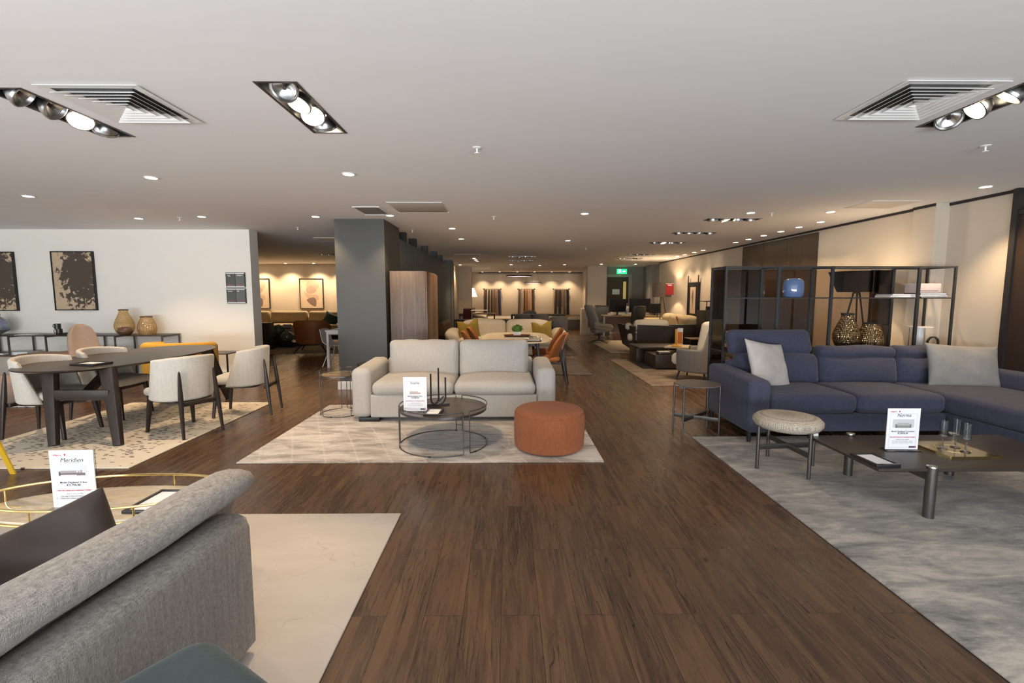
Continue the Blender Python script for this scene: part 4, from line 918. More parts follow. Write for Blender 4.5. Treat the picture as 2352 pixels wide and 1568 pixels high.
# ---------------- pictures on the white wall
def art_tree(x0, x1, z0, z1, lab):
    t = thing('framed_tree_print', lab, 'picture', ((x0+x1)/2, 8.67, (z0+z1)/2), 0, 'framed tree prints'); w, h = x1-x0, z1-z0
    m = MB(); b = .018; m.box(-w/2, w/2, -.045, -.001, h/2-b, h/2).box(-w/2, w/2, -.045, -.001, -h/2, -h/2+b).box(-w/2, -w/2+b, -.045, -.001, -h/2+b, h/2-b).box(w/2-b, w/2, -.045, -.001, -h/2+b, h/2-b).build('frame', M['black'], t, 0)
    MB().box(-w/2+b, w/2-b, -.032, -.002, -h/2+b, h/2-b).build('print', M['print_tree'], t, 0)
art_tree(-9.62, -8.87, 1.21, 2.27, 'framed sepia tree print cut by the left picture edge'); art_tree(-8.20, -7.45, 1.22, 2.28, 'framed sepia tree print above the long sideboard')
def wall_sign(z, lab, w1, w2, two=False):
    t = thing('brand_plaque', lab, 'sign', (-4.93, 8.669, z), 0, 'double plaques near the wall end')
    MB().box(-.175, .175, -.022, -.001, -.135, .135, .003).build('frame', M['black'], t, 0)
    for s, w, cmat in ((-1, w1, plain('slate_print', (.085, .09, .085), .4)), (1, w2, plain('slate_print_right', (.13, .14, .13), .4))):
        MB().box(s*.083-.08, s*.083+.08, -.026, -.0225, -.108, .108).build('panel', cmat, t, 0)
        MB().box(s*.083-.08, s*.083+.08, -.027, -.0225, .110, .125).build('clip_rail', M['steel'], t, 0); MB().box(s*.083-.08, s*.083+.08, -.027, -.0225, -.125, -.110).build('clip_rail', M['steel'], t, 0)
        lines = w.split('|')
        for j, l in enumerate(lines): text(l, .034 if len(lines) == 1 else .026, M['paper'], t, (s*.083-.06+.018*j, -.0268, .075-.022*j), align='LEFT', bold=.0004)
        MB().box(s*.083-.055, s*.083+.045, -.0268, -.0262, -.083, -.076).build('red_strip', M['inkred'], t, 0); MB().box(s*.083-.055, s*.083+.045, -.0268, -.0262, -.096, -.090).build('grey_strip', M['inkgrey'], t, 0)
wall_sign(1.77, 'upper dark plaque with two brand panels near the wall end', 'tonin|casa', 'calligaris'); wall_sign(1.48, 'lower dark plaque with two brand panels near the wall end', 'hülsta', 'BB')
# ---------------- yellow tub armchair, pink shell chair, ottoman, bench, wire table
t = thing('mustard_armchair', 'mustard yellow tub armchair behind the oval dining table', 'armchair', (-5.17, 7.45, .0), R(12))
N = 24; rings = []
for i in range(N+1):
    s = -1+2*i/N; th = R(270)+s*R(118); ring = []; e = abs(s); tk = .15*(1 if e < .9 else math.sqrt(max(.08, 1-((e-.9)/.105)**2)))
    for o, z in rrect(tk, .56-.05*s*s, tk*.49, 6): ring.append(((.45+o)*math.cos(th), -(.40+o)*math.sin(th)*-1, .50+z-.01*s*s))
    rings.append(ring)
MB().loft(rings).build('tub_backrest', M['yellowfab'], t, 60); MB().soft((0, .06, .33), (.68, .66, .20), .07, 5, 4, puff=(0, 0, .03)).build('seat', M['yellowfab'], t)
for sx in (-1, 1):
    for sy in (-1, 1): MB().cyl((sx*.25, sy*.22, .25), (sx*.28, sy*.26, 0), .02, .012).build('leg', M['black'], t)
t.rotation_euler = (0, 0, R(0))
t = thing('shell_lounge_chair', 'taupe shell lounge chair with tall rounded back behind the dining chairs', 'lounge chair', (-6.15, 6.95, 0), R(-125))
def fn(q, u): return [q[0]*math.sqrt(max(.02, 1-.92*abs(u[2])**3)), q[1]-.12*(u[2]+1)+.06*(u[0]**2), q[2]]
MB().soft((0, -.20, .66), (.37, .13, .80), .064, 8, 4, fn=fn).build('shell_back', M['boucle_taupe'], t, 60)
MB().soft((0, .12, .38), (.56, .58, .14), .068, 6, 4, puff=(0, 0, .02)).build('seat', M['boucle_taupe'], t); MB().box(-.05, .05, -.462, -.458, .78, .84).build('white_label', M['paper'], t, 0)
MB().cyl((0, .1, .02), (0, .1, .32), .03).build('stem', M['gun'], t); MB().lathe([(.26, 0), (.26, .01), (.03, .03)], (0, .1, 0)).build('base_disc', M['gun'], t)
o = MB().lathe([(.001, .02), (.26, .03), (.33, .10), (.35, .22), (.33, .33), (.25, .38), (.001, .39)], n=40).build('round_ottoman', M['boucle_taupe'], None); o.location = (-6.82, 6.45, .013); tag(o, 'taupe round ottoman partly hidden behind the near left dining chair', 'ottoman')
t = thing('leather_bench', 'low tan leather topped bench in front of the sideboard', 'bench', (-7.05, 7.45, .0)); MB().box(-.50, .50, -.2, .2, .53, .59, .01).build('top', M['leather'], t)
for sx in (-1, 1): MB().box(sx*.44-.02, sx*.44+.02, -.17, .17, .0, .53, .003).build('leg', M['black'], t)
t = thing('wire_cube_table', 'square black wire side table between mustard chair and cream chair', 'side table', (-4.98, 8.20, 0))
MB().box(-.22, .22, -.22, .22, .49, .505, .002).build('top', M['gun'], t)
for sx in (-1, 1):
    for sy in (-1, 1): MB().box(sx*.208-.010, sx*.208+.010, sy*.208-.010, sy*.208+.010, 0, .49).build('leg', M['black'], t, 0)
# ============================================================ LOUNGE BEHIND THE PILLAR
t = thing('beige_corner_sofa', 'long beige sofa with loose back cushions along the lounge wall', 'sofa', (-7.65, 16.6, .0128))
MB().box(-2.2, 2.0, -.45, .55, .10, .30, .03).build('base', M['beige'], t)
for i in range(3): MB().soft((-1.5+1.35*i, -.02, .38), (1.33, .86, .17), .06, 5, 3, puff=(0, 0, .03)).build('seat_cushion', M['beige'], t); MB().soft((-1.5+1.35*i, .36, .68), (1.30, .22, .46), .09, 6, 4, puff=(0, .05, .01)).build('back_cushion', M['beige'], t)
MB().box(-2.2, 2.0, .45, .60, .28, .72, .05).build('back_frame', M['beige'], t); MB().box(-2.1, 1.9, -.35, .45, 0, .10).build('plinth', M['black'], t, 0)
cushion('dark_green_cushion', 'dark green cushion at the left of the beige lounge sofa', M['green'], (-9.05, 16.55, .70), (R(75), 0, R(20)), .55, .48, .14); cushion('dark_green_cushion', 'dark green cushion behind the burnt orange armchair', M['green'], (-6.15, 16.45, .66), (R(70), R(20), R(-20)), .62, .42, .14)
def abstract(x0, x1, z0, z1, lab):
    t = thing('framed_abstract_print', lab, 'picture', ((x0+x1)/2, 18.15, (z0+z1)/2), 0, 'framed abstract prints'); w, h = x1-x0, z1-z0; b = .02
    m = MB(); m.box(-w/2, w/2, -.05, -.001, h/2-b, h/2).box(-w/2, w/2, -.05, -.001, -h/2, -h/2+b).box(-w/2, -w/2+b, -.05, -.001, -h/2+b, h/2-b).box(w/2-b, w/2, -.05, -.001, -h/2+b, h/2-b).build('frame', M['black'], t, 0)
    MB().box(-w/2+b, w/2-b, -.03, -.002, -h/2+b, h/2-b).build('paper', M['print_bg'], t, 0)
    def bl(pts, y, mat):
        m = MB(); cx = sum(p[0] for p in pts)/len(pts); cz = sum(p[1] for p in pts)/len(pts); P = []
        n = len(pts)
        for i in range(n):
            for k in range(6):
                u = k/6; p0, p1, p2, p3 = pts[i-1], pts[i], pts[(i+1) % n], pts[(i+2) % n]
                P.append(tuple(.5*((2*p1[a])+(-p0[a]+p2[a])*u+(2*p0[a]-5*p1[a]+4*p2[a]-p3[a])*u*u+(-p0[a]+3*p1[a]-3*p2[a]+p3[a])*u**3) for a in (0, 1)))
        m.add([(p[0]*w, y, p[1]*h) for p in P], [tuple(range(len(P)))]).build('painted_shape', mat, t, 0)
    bl([(-.1, .42), (.2, .44), (.33, .3), (.2, .12), (-.1, .15), (-.22, .28)], -.031, M['blob2']); bl([(-.2, .2), (0, .27), (.15, .2), (.2, .08), (0, -.0), (-.2, .05)], -.032, M['blob1'])
    bl([(-.3, .05), (-.05, -.02), (.25, -.05), (.28, -.2), (.05, -.22), (-.2, -.12)], -.0315, M['blob2']); bl([(-.2, -.2), (.05, -.13), (.18, -.2), (.18, -.38), (.1, -.42), (-.1, -.32)], -.033, M['blob3'])
abstract(-9.92, -9.06, .98, 2.12, 'framed abstract print partly hidden by the white wall end'); abstract(-7.92, -7.02, .98, 2.12, 'framed abstract print between lounge wall and pillar')
t = thing('burnt_orange_armchair', 'burnt orange leather armchair seen from behind in the lounge', 'armchair', (-5.10, 12.35, .0128), R(8))
rings = []
for i in range(25):
    s = -1+2*i/24; th = R(270)+s*R(100); ring = []; e = abs(s)
    for o, z in rrect(.07, .62-.20*max(0, e-.45)*1.6, .034, 4):
        h = .55-.10*max(0, e-.45)*1.6+z; k = .9+.16*((h-.2)/.6); ring.append(((.42+o)*math.cos(th)*k, (.36+o)*math.sin(th)*k, h-.02))
    rings.append(ring)
MB().loft(rings).build('shell', M['orange_dark'], t, 60); MB().soft((0, .10, .36), (.66, .66, .18), .06, 5, 3, puff=(0, 0, .02)).build('seat', M['beige'], t); MB().box(-.33, .33, -.28, .34, .19, .24, .01).build('frame', M['black'], t)
for sx in (-1, 1):
    for sy in (-1, 1): MB().cyl((sx*.25, sy*.22+.03, .2), (sx*.40, sy*.34+.03, 0), .022, .013).build('leg', M['black'], t)
t = thing('two_tier_coffee_table', 'low dark two tier coffee table in the lounge', 'coffee table', (-6.9, 13.9, .0128)); MB().box(-1.0, .5, -.35, .35, .28, .32, .004).build('upper_top', M['darkwoodx'], t); MB().box(-.6, .95, -.6, .2, .12, .15, .004).build('lower_top', M['darkwoodx'], t); MB().box(-.9, .3, -.3, .3, 0, .28).build('base_block', M['black'], t, 0); MB().box(-.5, .8, -.5, .1, 0, .12).build('base_block', M['black'], t, 0)
gv = thing('round_green_vase', 'round green glazed vase on the lower table tier, nearer one', 'vase', (-6.34, 13.55, .163), 0, 'round green vases'); MB().lathe([(.08, 0), (.15, .04), (.18, .12), (.17, .20), (.12, .26), (.05, .29), (.05, .30), (.03, .30)], n=32).build('body', M['greengloss'], gv)
dup(gv, 'round green glazed vase farther back on the upper table tier', (-6.75, 13.9, .333))
t = thing('price_card', 'grey price card standing behind the green vases', 'sign', (-6.5, 13.95, .333), R(5)); MB().box(-.12, .12, -.002, .002, 0, .30).build('sheet', plain('grey_card', (.35, .30, .28), .6), t, 0); MB().box(-.08, .08, -.0035, -.0022, .17, .20).build('picture_strip', M['ink'], t, 0)
t = thing('dark_side_cabinet', 'narrow dark wood cabinet beside the white wall end in the lounge', 'cabinet', (-6.75, 12.85, .0)); MB().box(-.22, .30, -.2, .2, 0, .72, .005).build('body', M['darkwoodx'], t); MB().box(-.24, .32, -.22, .22, .722, .75, .004).build('top', M['walnut'], t)
t = thing('white_dining_table', 'white dining table with round metal legs behind the grey pillar', 'dining table', (-2.95, 10.0, 0)); MB().box(-.75, .6, -.45, .45, .755, .785, .006).build('table_top', M['white'], t)
for sx in (-.71, .56):
    for sy in (-.41, .41): MB().cyl((sx, sy, 0), (sx, sy, .755), .032, .032).build('leg', M['white'], t)
m = MB(); m.box(-.7, .55, -.435, -.405, .70, .755, .003).build('apron', M['white'], t)
def shell_chair(label, loc, rz):
    t = thing('white_shell_chair', label, 'chair', loc, rz, 'white moulded chairs')
    rings = []
    for i in range(17):
        s = -1+2*i/16; x = .22*s; ring = []
        prof = [(.20, .44), (.05, .43), (-.12, .44), (-.19, .50), (-.22, .62), (-.25, .74), (-.265, .80-.05*s*s)]
        P = [(y, z+.03*s*s) for y, z in prof]; Q = [(y-.010, z-.008) for y, z in reversed(P)]
        rings.append([(x*(1-.12*(z > .7)), y, z) for y, z in P+Q])
    MB().loft(rings).build('shell', M['white'], t, 70)
    for sx in (-1, 1):
        for sy in (-1, 1): MB().cyl((sx*.10, sy*.08, .43), (sx*.21, sy*.22, 0), .012, .009).build('leg', M['white'], t)
    return t
w1 = shell_chair('white moulded chair at the white table, left of the pillar', (-3.62, 9.95, 0), R(-95)); dup(w1, 'white moulded chair half hidden by the left edge of the pillar', (-3.40, 10.75, 0), R(-170))
book('closed_book', 'dark book lying on the white table beside the pillar', M['gun'], (-3.33, 9.75, .786), .25, .2, .015)
# ============================================================ NAVY CORNER SOFA
t = thing('navy_corner_sofa', 'navy blue corner sofa with chaise in front of the glass display shelf', 'sofa', (2.42, 4.60, .0128))
X = lambda x: x-2.42
Y = lambda y: y-4.60
B = M['blue']
MB().soft((.115, .50, .375), (.225, 1.0, .56), .05, 5, 4, fn=lambda q, u: [q[0], q[1], q[2]+(.02*u[1] if u[2] > 0 else .02*(-1 if u[2] > -9 else 0)*0)]).build('arm', B, t)
MB().box(X(2.66), X(4.46), .03, .95, .105, .285, .02).build('base', B, t)
for i in range(2): MB().soft((X(3.10+.905*i), .42, .385), (.90, .80, .19), .065, 8, 4, puff=(0, .012, .03)).build('seat_cushion', B, t)
MB().box(X(2.62), X(5.46), .88, 1.01, .10, .72, .03).build('back_frame', B, t)
def lean(k, wv=.006): 
    def fn(q, u): return [q[0], q[1]+k*(q[2]+.2), q[2]+wv*math.sin(5*u[0])]
    return fn
MB().soft((X(3.14), .79, .63), (.95, .20, .36), .075, 8, 4, puff=(0, .06, .0), fn=lean(.18)).build('back_cushion', B, t)
o = MB().at((X(3.10), .93, .93), (R(-24), 0, 0)).soft((0, 0, 0), (.98, .15, .30), .07, 8, 4, puff=(0, .02, .0)).build('raised_headrest', B, t)
for x, w in ((4.085, .91), (4.87, .68)):
    MB().soft((X(x), .80, .62), (w, .20, .34), .075, 8, 4, puff=(0, .06, .0), fn=lean(.18)).build('back_cushion', B, t)
    MB().soft((X(x), .87, .82), (w*.99, .20, .13), .06, 7, 4, puff=(0, .02, .01), fn=lean(.0)).build('folded_headrest', B, t)
MB().box(X(4.47), X(5.46), -1.15, .95, .105, .285, .03).build('chaise_base', B, t); MB().soft((X(4.965), -.17, .385), (.99, 1.98, .19), .065, 8, 4, puff=(0, .01, .02)).build('chaise_cushion', B, t)
MB().soft((X(5.56), -.05, .375), (.19, 2.1, .56), .05, 4, 4).build('arm', B, t)
for x, y in ((.04, .05), (.04, .93), (2.0, .9), (3.0, .9), (3.0, -1.05), (2.15, -1.05)): MB().cyl((x, y, 0), (x, y, .11), .018, .024).build('foot', M['black'], t)
c = cushion('velvet_cushion', 'pale grey velvet cushion leaning on the left seat of the navy sofa', M['greyvel'], (2.88, 5.12, .735), (R(66), R(9), R(20)), .56, .54, .16, pinch=.10, wr=.012)
c = cushion('velvet_cushion', 'silver grey velvet cushion in the right corner of the navy sofa', M['greyvel2'], (5.10, 5.16, .70), (R(75), R(3), R(-6)), .76, .50, .17, pinch=.07, wr=.014, seed=3)
# ============================================================ LOW RECTANGULAR TABLE
t = thing('low_coffee_table', 'low rectangular dark wood table with round metal legs on the silver rug', 'coffee table', (0, 0, .0128))
MB().soft((3.265, 3.38, .325), (1.59, .76, .022), .006, 1, 2).build('table_top', M['darkwoodx'], t)
for x, y in ((2.83, 3.005), (2.83, 3.755), (3.68, 3.005), (3.68, 3.755)):
    l = MB().cyl((x, y, 0), (x, y, .345), .032, n=28).build('leg', M['gun'], t); MB().lathe([(.032, .3455), (.031, .353), (.026, .357), (.001, .357)], (x, y, 0), 28).build('polished_cap', M['steel'], l)
for xx in (2.83, 3.68): MB().box(xx-.015, xx+.015, 3.035, 3.725, .25, .313).build('cross_rail', M['gun'], t, 0)
pic_frame('flat_picture_frame', 'black frame with white paper lying near the left edge of the low table', (2.555, 3.15, .349), .17, .24, R(2), th=.02)
t = thing('mirror_tray', 'rectangular gold edged mirror tray on the low table', 'tray', (3.31, 3.37, .349), R(0)); MB().prism(rrect(.36, .36, .004, 2), .0, .014, .001).build('glass', plain('champagne_mirror', (.42, .37, .24), .10, .85), t, 0)
m = MB(); m.box(-.18, .18, -.182, -.180, .0, .016).box(-.18, .18, .180, .182, 0, .016).box(-.182, -.18, -.18, .18, 0, .016).box(.18, .182, -.18, .18, 0, .016).build('gold_edge', M['brass'], t, 0)
MB().revolve_open([(.098, .0142), (.106, .0142), (.106, .0155), (.098, .0155)], n=48).build('gold_ring', M['brass'], t)
def glass(label, x, y):
    t = thing('stem_glass', label, 'glass', (x, y, .3645), 0, 'stem glasses on the mirror tray')
    MB().revolve_open([(.026, .09), (.0275, .21), (.026, .21), (.0245, .098), (.002, .095)], n=28, closed=False).build('bowl', M['drink'], t)
    MB().lathe([(.001, 0), (.030, .001), (.030, .003), (.006, .006), (.0045, .09), (.025, .094), (.001, .098)], n=24).build('stem_and_foot', M['acrylic'], t); return t
g = glass('left one of three tall stem glasses on the mirror tray', 3.235, 3.37); dup(g, 'rear stem glass of three on the mirror tray', (3.36, 3.40, .3645)); dup(g, 'front right stem glass of three on the mirror tray', (3.33, 3.29, .3645))
# ============================================================ STOOL AND ROUND SIDE TABLE
t = thing('upholstered_stool', 'round beige knit stool with metal cross frame in front of the navy sofa', 'stool', (2.41, 3.935, .0128))
MB().lathe([(.001, .345), (.20, .347), (.245, .362), (.268, .395), (.268, .425), (.240, .452), (.17, .466), (.001, .470)], n=56).build('seat', M['stoolfab'], t, 80)
for dx, dy in ((-.26, -.03), (.03, -.275), (.26, .03), (-.0, .275)): MB().cyl((dx, dy, 0), (dx, dy, .372), .0145, n=16).build('leg', M['gun'], t)
m = MB(); m.rod((-.26, -.03, .19), (.26, .03, .19), .008, .045, up=(0, 0, 1)); m.rod((.03, -.275, .19), (0, .275, .19), .008, .045, up=(0, 0, 1)); m.build('cross_frame', M['gun'], t, 30)
m = MB(); m.box(.10, .14, -.20, -.19, .31, .357).build('care_label', M['white'], t, 0)
t = thing('round_side_table', 'round taupe metal side table at the left end of the navy sofa', 'side table', (2.075, 5.045, 0), 0)
MB().lathe([(.001, .530), (.235, .530), (.24, .536), (.235, .542), (.001, .542)], n=56).build('table_top', plain('taupe_metal', (.17, .145, .125), .42, .3), t)
for dx, dy in ((-.215, .095), (-.205, -.165), (.185, -.155), (.20, .185)):
    MB().cyl((dx, dy, 0), (dx, dy, .535), .010, n=14).build('leg', M['gun'], t)
m = MB(); m.rod((-.215, .095, .17), (.185, -.155, .17), .006, .04, up=(0, 0, 1)).rod((-.205, -.165, .17), (.20, .185, .17), .006, .04, up=(0, 0, 1)); m.build('cross_frame', M['gun'], t, 30); MB().box(-.2, .2, -.012, -.006, .485, .529).build('top_brace', M['gun'], t, 0)
# ============================================================ GLASS DISPLAY SHELF
t = thing('glass_display_shelf', 'tall black framed display shelf with smoked glass behind the navy sofa', 'shelf', (0, 5.68, 0))
F = M['gun']; F = plain('graphite_frame', (.050, .053, .055), .4, .4)
px = [2.64, 3.28, 3.93, 4.99, 5.43]; D = .41
for i, x in enumerate(px):
    wd = .011 if i in (0, 4) else .016
    MB().box(x-wd, x+wd, 0, .026, 0, 1.845).build('post', F, t, 0)
    MB().box(x-wd, x+wd, D-.026, D, 0, 1.845).build('post', F, t, 0)
for y in (0.003, D-.023):
    for z0, z1 in ((1.825, 1.844), (.80, .818), (1.455, 1.468)): MB().box(2.655, 5.415, y, y+.016, z0, z1).build('rail', F, t, 0)
for x in px:
    for z in (1.826, .80): MB().box(x-.010, x+.010, .026, D-.026, z, z+.018).build('cross_bar', F, t, 0)
for i in range(4):
    MB().box(px[i]+.02, px[i+1]-.02, .015, D-.015, 1.449, 1.4555).build('glass_shelf', M['clear'], t, 0); MB().box(px[i]+.02, px[i+1]-.02, .02, D-.02, .8185, .826).build('glass_shelf', M['smoke'], t, 0)
    if i < 3: MB().box(px[i]+.02, px[i+1]-.02, D-.014, D-.008, .02, 1.82).build('back_glass', M['smokedark' if i == 0 else 'smoke'], t, 0)
MB().box(px[3]-.30, px[3]-.022, D-.022, D-.016, .02, 1.82).build('dark_back_panel', M['smokedark'], t, 0)
MB().box(2.645, 2.651, .03, D-.03, .02, 1.82).build('side_glass', M['smokedark'], t, 0)
MB().box(2.655, 5.0, .03, D-.03, .30, .33).build('lower_board', M['plasticblack'], t, 0)
bt = [(.001, 0), (.07, 0), (.11, .02), (.12, .06), (.12, .17), (.112, .215), (.08, .245), (.001, .255)]
o = MB().lathe([(.001, .0), (.085, .002), (.112, .03), (.120, .09), (.120, .16), (.110, .215), (.075, .245), (.001, .252)], n=40).build('glossy_blue_vase', M['bluegloss'], None); o.location = (3.565, 5.86, 1.4565); tag(o, 'glossy blue rounded vase on the upper glass shelf', 'vase')
amber_vase('tall gold lustre ribbed vase in the display shelf', (4.285, 5.88, .827), tall, M['goldglass'], M['black'], grp='gold vases in the display shelf'); amber_vase('shorter gold lustre ribbed vase in the display shelf', (4.575, 5.86, .827), short, M['goldglass'], M['black'], grp='gold vases in the display shelf')
zz = 1.4565
for i, (x, w, h, mt, lab) in enumerate([(4.86, .34, .018, 'white', 'bottom white magazine of the left stack on the upper glass shelf'), (4.86, .34, .018, 'white', 'middle white magazine of the left stack on the upper glass shelf'), (4.87, .34, .018, 'inkgrey', 'top grey magazine of the left stack on the upper glass shelf')]):
    book('magazine', lab, M[mt], (x, 5.86, zz), w, .24, h, R(2*i), 'magazines on the upper glass shelf'); zz += .0185
zz = 1.4565
for i, (w, lab) in enumerate([(.33, 'bottom black book of the right stack on the upper shelf'), (.35, 'middle black book of the right stack on the upper shelf'), (.32, 'top black book of the right stack on the upper shelf')]):
    book('art_book', lab, M['black'], (5.225, 5.86, zz), w, .25, .022, R(-2*i+2), 'black books on the upper shelf'); zz += .0225
t2 = thing('pink_box', 'pale pink white box on top of the black books in the display shelf', 'box', (5.17, 5.86, zz+.001)); MB().box(-.13, .17, -.09, .09, 0, .115, .004).build('box', plain('pale_pink_card', (.60, .52, .52), .6), t2); MB().box(-.10, .14, -.0915, -.0905, .02, .03).build('printed_strip', M['inkgrey'], t2, 0)
t2 = thing('mushroom_table_lamp', 'white column table lamp with thin disc top in the display shelf', 'lamp', (5.19, 5.86, .827)); MB().cyl((0, 0, .0), (0, 0, .265), .05, .05, 32).build('column', M['white'], t2); MB().lathe([(.001, .266), (.14, .268), (.14, .276), (.001, .28)], n=40).build('disc_top', M['white'], t2); MB().cyl((-.12, 0, 0), (-.12, 0, .266), .005).build('rod', M['gun'], t2)
t2 = thing('round_ring_clock', 'small round ring ornament with dark rim in the display shelf', 'ornament', (5.35, 5.83, .827)); m = MB(); m.at((0, 0, .078), (R(90), 0, 0)); m.revolve_open([(.060, -.012), (.076, -.012), (.076, .0128), (.060, .012)], n=40).build('rim', M['gun'], t2); m = MB(); m.at((0, 0, .078), (R(90), 0, 0)); m.lathe([(.0595, -.004), (.0595, .004)], n=40).build('glass_disc', M['clear'], t2)
m = MB(); m.at((0, -.013, .078), (R(90), 0, 0)); m.lathe([(.012, 0), (.012, .006)], n=12).build('centre', M['brass'], t2)
# tapered black floor lamp behind the shelf
def floor_lamp(name, lab, c, r1, r0, z0, z1, mat, spread, e, shadecol=None, ang=0):
    t = thing(name, lab, 'floor lamp', c, ang)
    MB().revolve_open([(r0, z0), (r1, z1), (r1-.004, z1), (r0-.004, z0)], n=48).build('lamp_shade', mat, t)
    for k in range(3):
        a = R(90+120*k); MB().cyl((spread*math.cos(a), spread*math.sin(a), 0), (.03*math.cos(a), .03*math.sin(a), z0+.05), .010, .012).build('leg', M['black'], t)
    MB().cyl((0, 0, z0-.02), (0, 0, z0+.10), .03).build('socket', M['black'], t); b = MB().lathe([(.001, z0+.1), (.03, z0+.12), (.035, z0+.15), (.001, z0+.19)], n=16).build('light_bulb', M['bulb'], t)
    l = bpy.data.lights.new('bulb_light', 'POINT'); l.energy = e; l.color = WARM; l.shadow_soft_size = .04; lo = bpy.data.objects.new('bulb_light', l); link(lo, t); lo.location = (0, 0, z0+.24); return t
floor_lamp('tapered_floor_lamp', 'floor lamp with wide tapered black shade behind the glass shelf', (5.05, 6.78, 0), .36, .24, 1.54, 1.83, M['shade_dark'], .34, 9, ang=R(30))
# plant and cream armchair glimpsed through the smoked glass
t = thing('leafy_palm_plant', 'dark leafy palm seen through the smoked glass at the left of the shelf', 'plant', (3.72, 7.05, 0)); MB().lathe([(.12, 0), (.16, .3), (.15, .3), (.12, .05)], n=24).build('pot', M['plasticblack'], t)
m = MB(); rnd = random.Random(2)
for k in range(34):
    a = rnd.uniform(0, 2*PI); el = rnd.uniform(.5, 1.4); L = rnd.uniform(.45, .80); P = []
    for j in range(7):
        s = j/6; P.append(Vector((math.cos(a)*L*s*math.cos(el)*(1+.3*s), math.sin(a)*L*s*math.cos(el)*(1+.3*s), .3+L*1.2*s*math.sin(el)-.35*s*s)))
    for j in range(6):
        p, q = P[j], P[j+1]
        for sd in (-1, 1):
            dr = Vector((-math.sin(a)*sd, math.cos(a)*sd, -.25))*.13*(1-.5*j/6); w = (q-p)*.30
            m.add([tuple(p), tuple(p+dr+w*1.6), tuple(p+w)], [(0, 1, 2)])
    m.tube([tuple(p) for p in P], .004, n=4)
m.build('foliage', plain('dark_leaf', (.03, .045, .02), .5), t, 0)
t = thing('cream_armchair', 'cream armchair with round arms behind the glass display shelf', 'armchair', (4.35, 8.4, .0128), R(160)); MB().soft((0, -.28, .55), (.78, .18, .55), .085, 6, 4).build('backrest', M['cream'], t); MB().soft((0, .05, .36), (.62, .60, .22), .07, 5, 4, puff=(0, 0, .02)).build('seat', M['cream'], t)
for s in (-1, 1): MB().soft((s*.36, .0, .42), (.14, .65, .34), .065, 5, 4).build('arm', M['cream'], t)
for sx in (-1, 1):
    for sy in (-1, 1): MB().cyl((sx*.28, sy*.24, .26), (sx*.30, sy*.26, 0), .018, .012).build('leg', M['black'], t)
# wall picture at the right border
t = thing('framed_wall_panel', 'pinkish framed panel on the dark wall at the right picture border', 'picture', (5.649, 4.62, 1.45)); MB().box(-.03, -.001, -.35, .35, -.45, .45, .003).build('frame', M['black'], t); MB().box(-.035, -.0305, -.32, .32, -.42, .42).build('print', plain('pinkish_print', (.42, .32, .29), .5), t, 0)
# ============================================================ BROWN ELM CABINET BESIDE THE PILLAR
t = thing('tall_cabinet', 'tall pale brown elm cabinet standing right of the grey pillar', 'cabinet', (-1.575, 8.08, 0))
MB().box(-.29, .275, -.54, .62, .06, 1.875, .004).build('body', M['wardrobe'], t, 30); MB().box(-.26, .25, -.5, .58, 0, .06).build('plinth', M['black'], t, 0)
MB().box(.276, .298, -.535, .04, .08, 1.87, .003).build('door', M['walnut'], t, 30); MB().box(.276, .298, .045, .615, .08, 1.85, .003).build('door', M['walnut'], t, 30)
for s in (-.1, .1): MB().box(s*.999-.0015, s*.999+.0015, -.5415, -.5395, .07, 1.87).build('panel_joint', M['gun'], t, 0)
# ============================================================ CREAM TABLE WITH ORANGE CHAIRS
t = thing('cream_dining_table', 'cream topped dining table with dark legs behind the light grey sofa', 'dining table', (.15, 8.40, .0))
MB().prism(superell(.60, 1.05, 3.2, 64), .735, .752, .003).build('table_top', M['tabletop_cream'], t, 30)
for sx in (-1, 1):
    for sy in (-1, 1): MB().rod((sx*.40, sy*.86, .014), (sx*.34, sy*.74, .733), .035, .035, .06, .06).build('leg', M['darkwood_leg'], t)
m = MB(); m.box(-.32, .32, -.72, -.68, .66, .73).build('apron', M['darkwood_leg'], t, 0)
t = thing('low_tray', 'oval terracotta tray under the potted plant on the cream table', 'tray', (.17, 8.35, .765)); MB().lathe([(.001, 0), (.20, 0), (.235, .02), (.245, .03), (.23, .03), (.20, .0128), (.001, .010)], n=48, sx=1, sy=.6).build('dish', plain('terracotta', (.19, .07, .045), .4), t)
book('large_book', 'grey green large book under the oval tray on the cream table', plain('sage_cover', (.17, .17, .11), .6), (.20, 8.33, .753), .50, .34, .011, 0)
t = thing('potted_plant', 'small round green plant in a white square pot on the oval tray', 'plant', (.175, 8.36, .776)); MB().box(-.065, .065, -.05, .05, 0, .075, .003).build('pot', M['white'], t)
m = MB(); rnd = random.Random(4)
for k in range(420):
    a = rnd.uniform(0, 2*PI); e = rnd.uniform(-.1, PI/2); r_ = rnd.uniform(.06, .1); p = Vector((math.cos(a)*math.cos(e)*r_*1.15, math.sin(a)*math.cos(e)*r_*.9, .105+math.sin(e)*r_*.9)); 
    d1 = Vector((rnd.uniform(-1, 1), rnd.uniform(-1, 1), rnd.uniform(-.3, 1))).normalized()*.022; d2 = d1.cross(Vector((rnd.random(), rnd.random(), rnd.random()))).normalized()*.008
    m.add([tuple(p-d2), tuple(p+d2), tuple(p+d1)], [(0, 1, 2)])
m.lathe([(.001, .06), (.08, .08), (.085, .12), (.05, .165), (.001, .175)], n=16)
m.build('foliage', plain('moss_green', (.075, .17, .025), .7), t, 0)
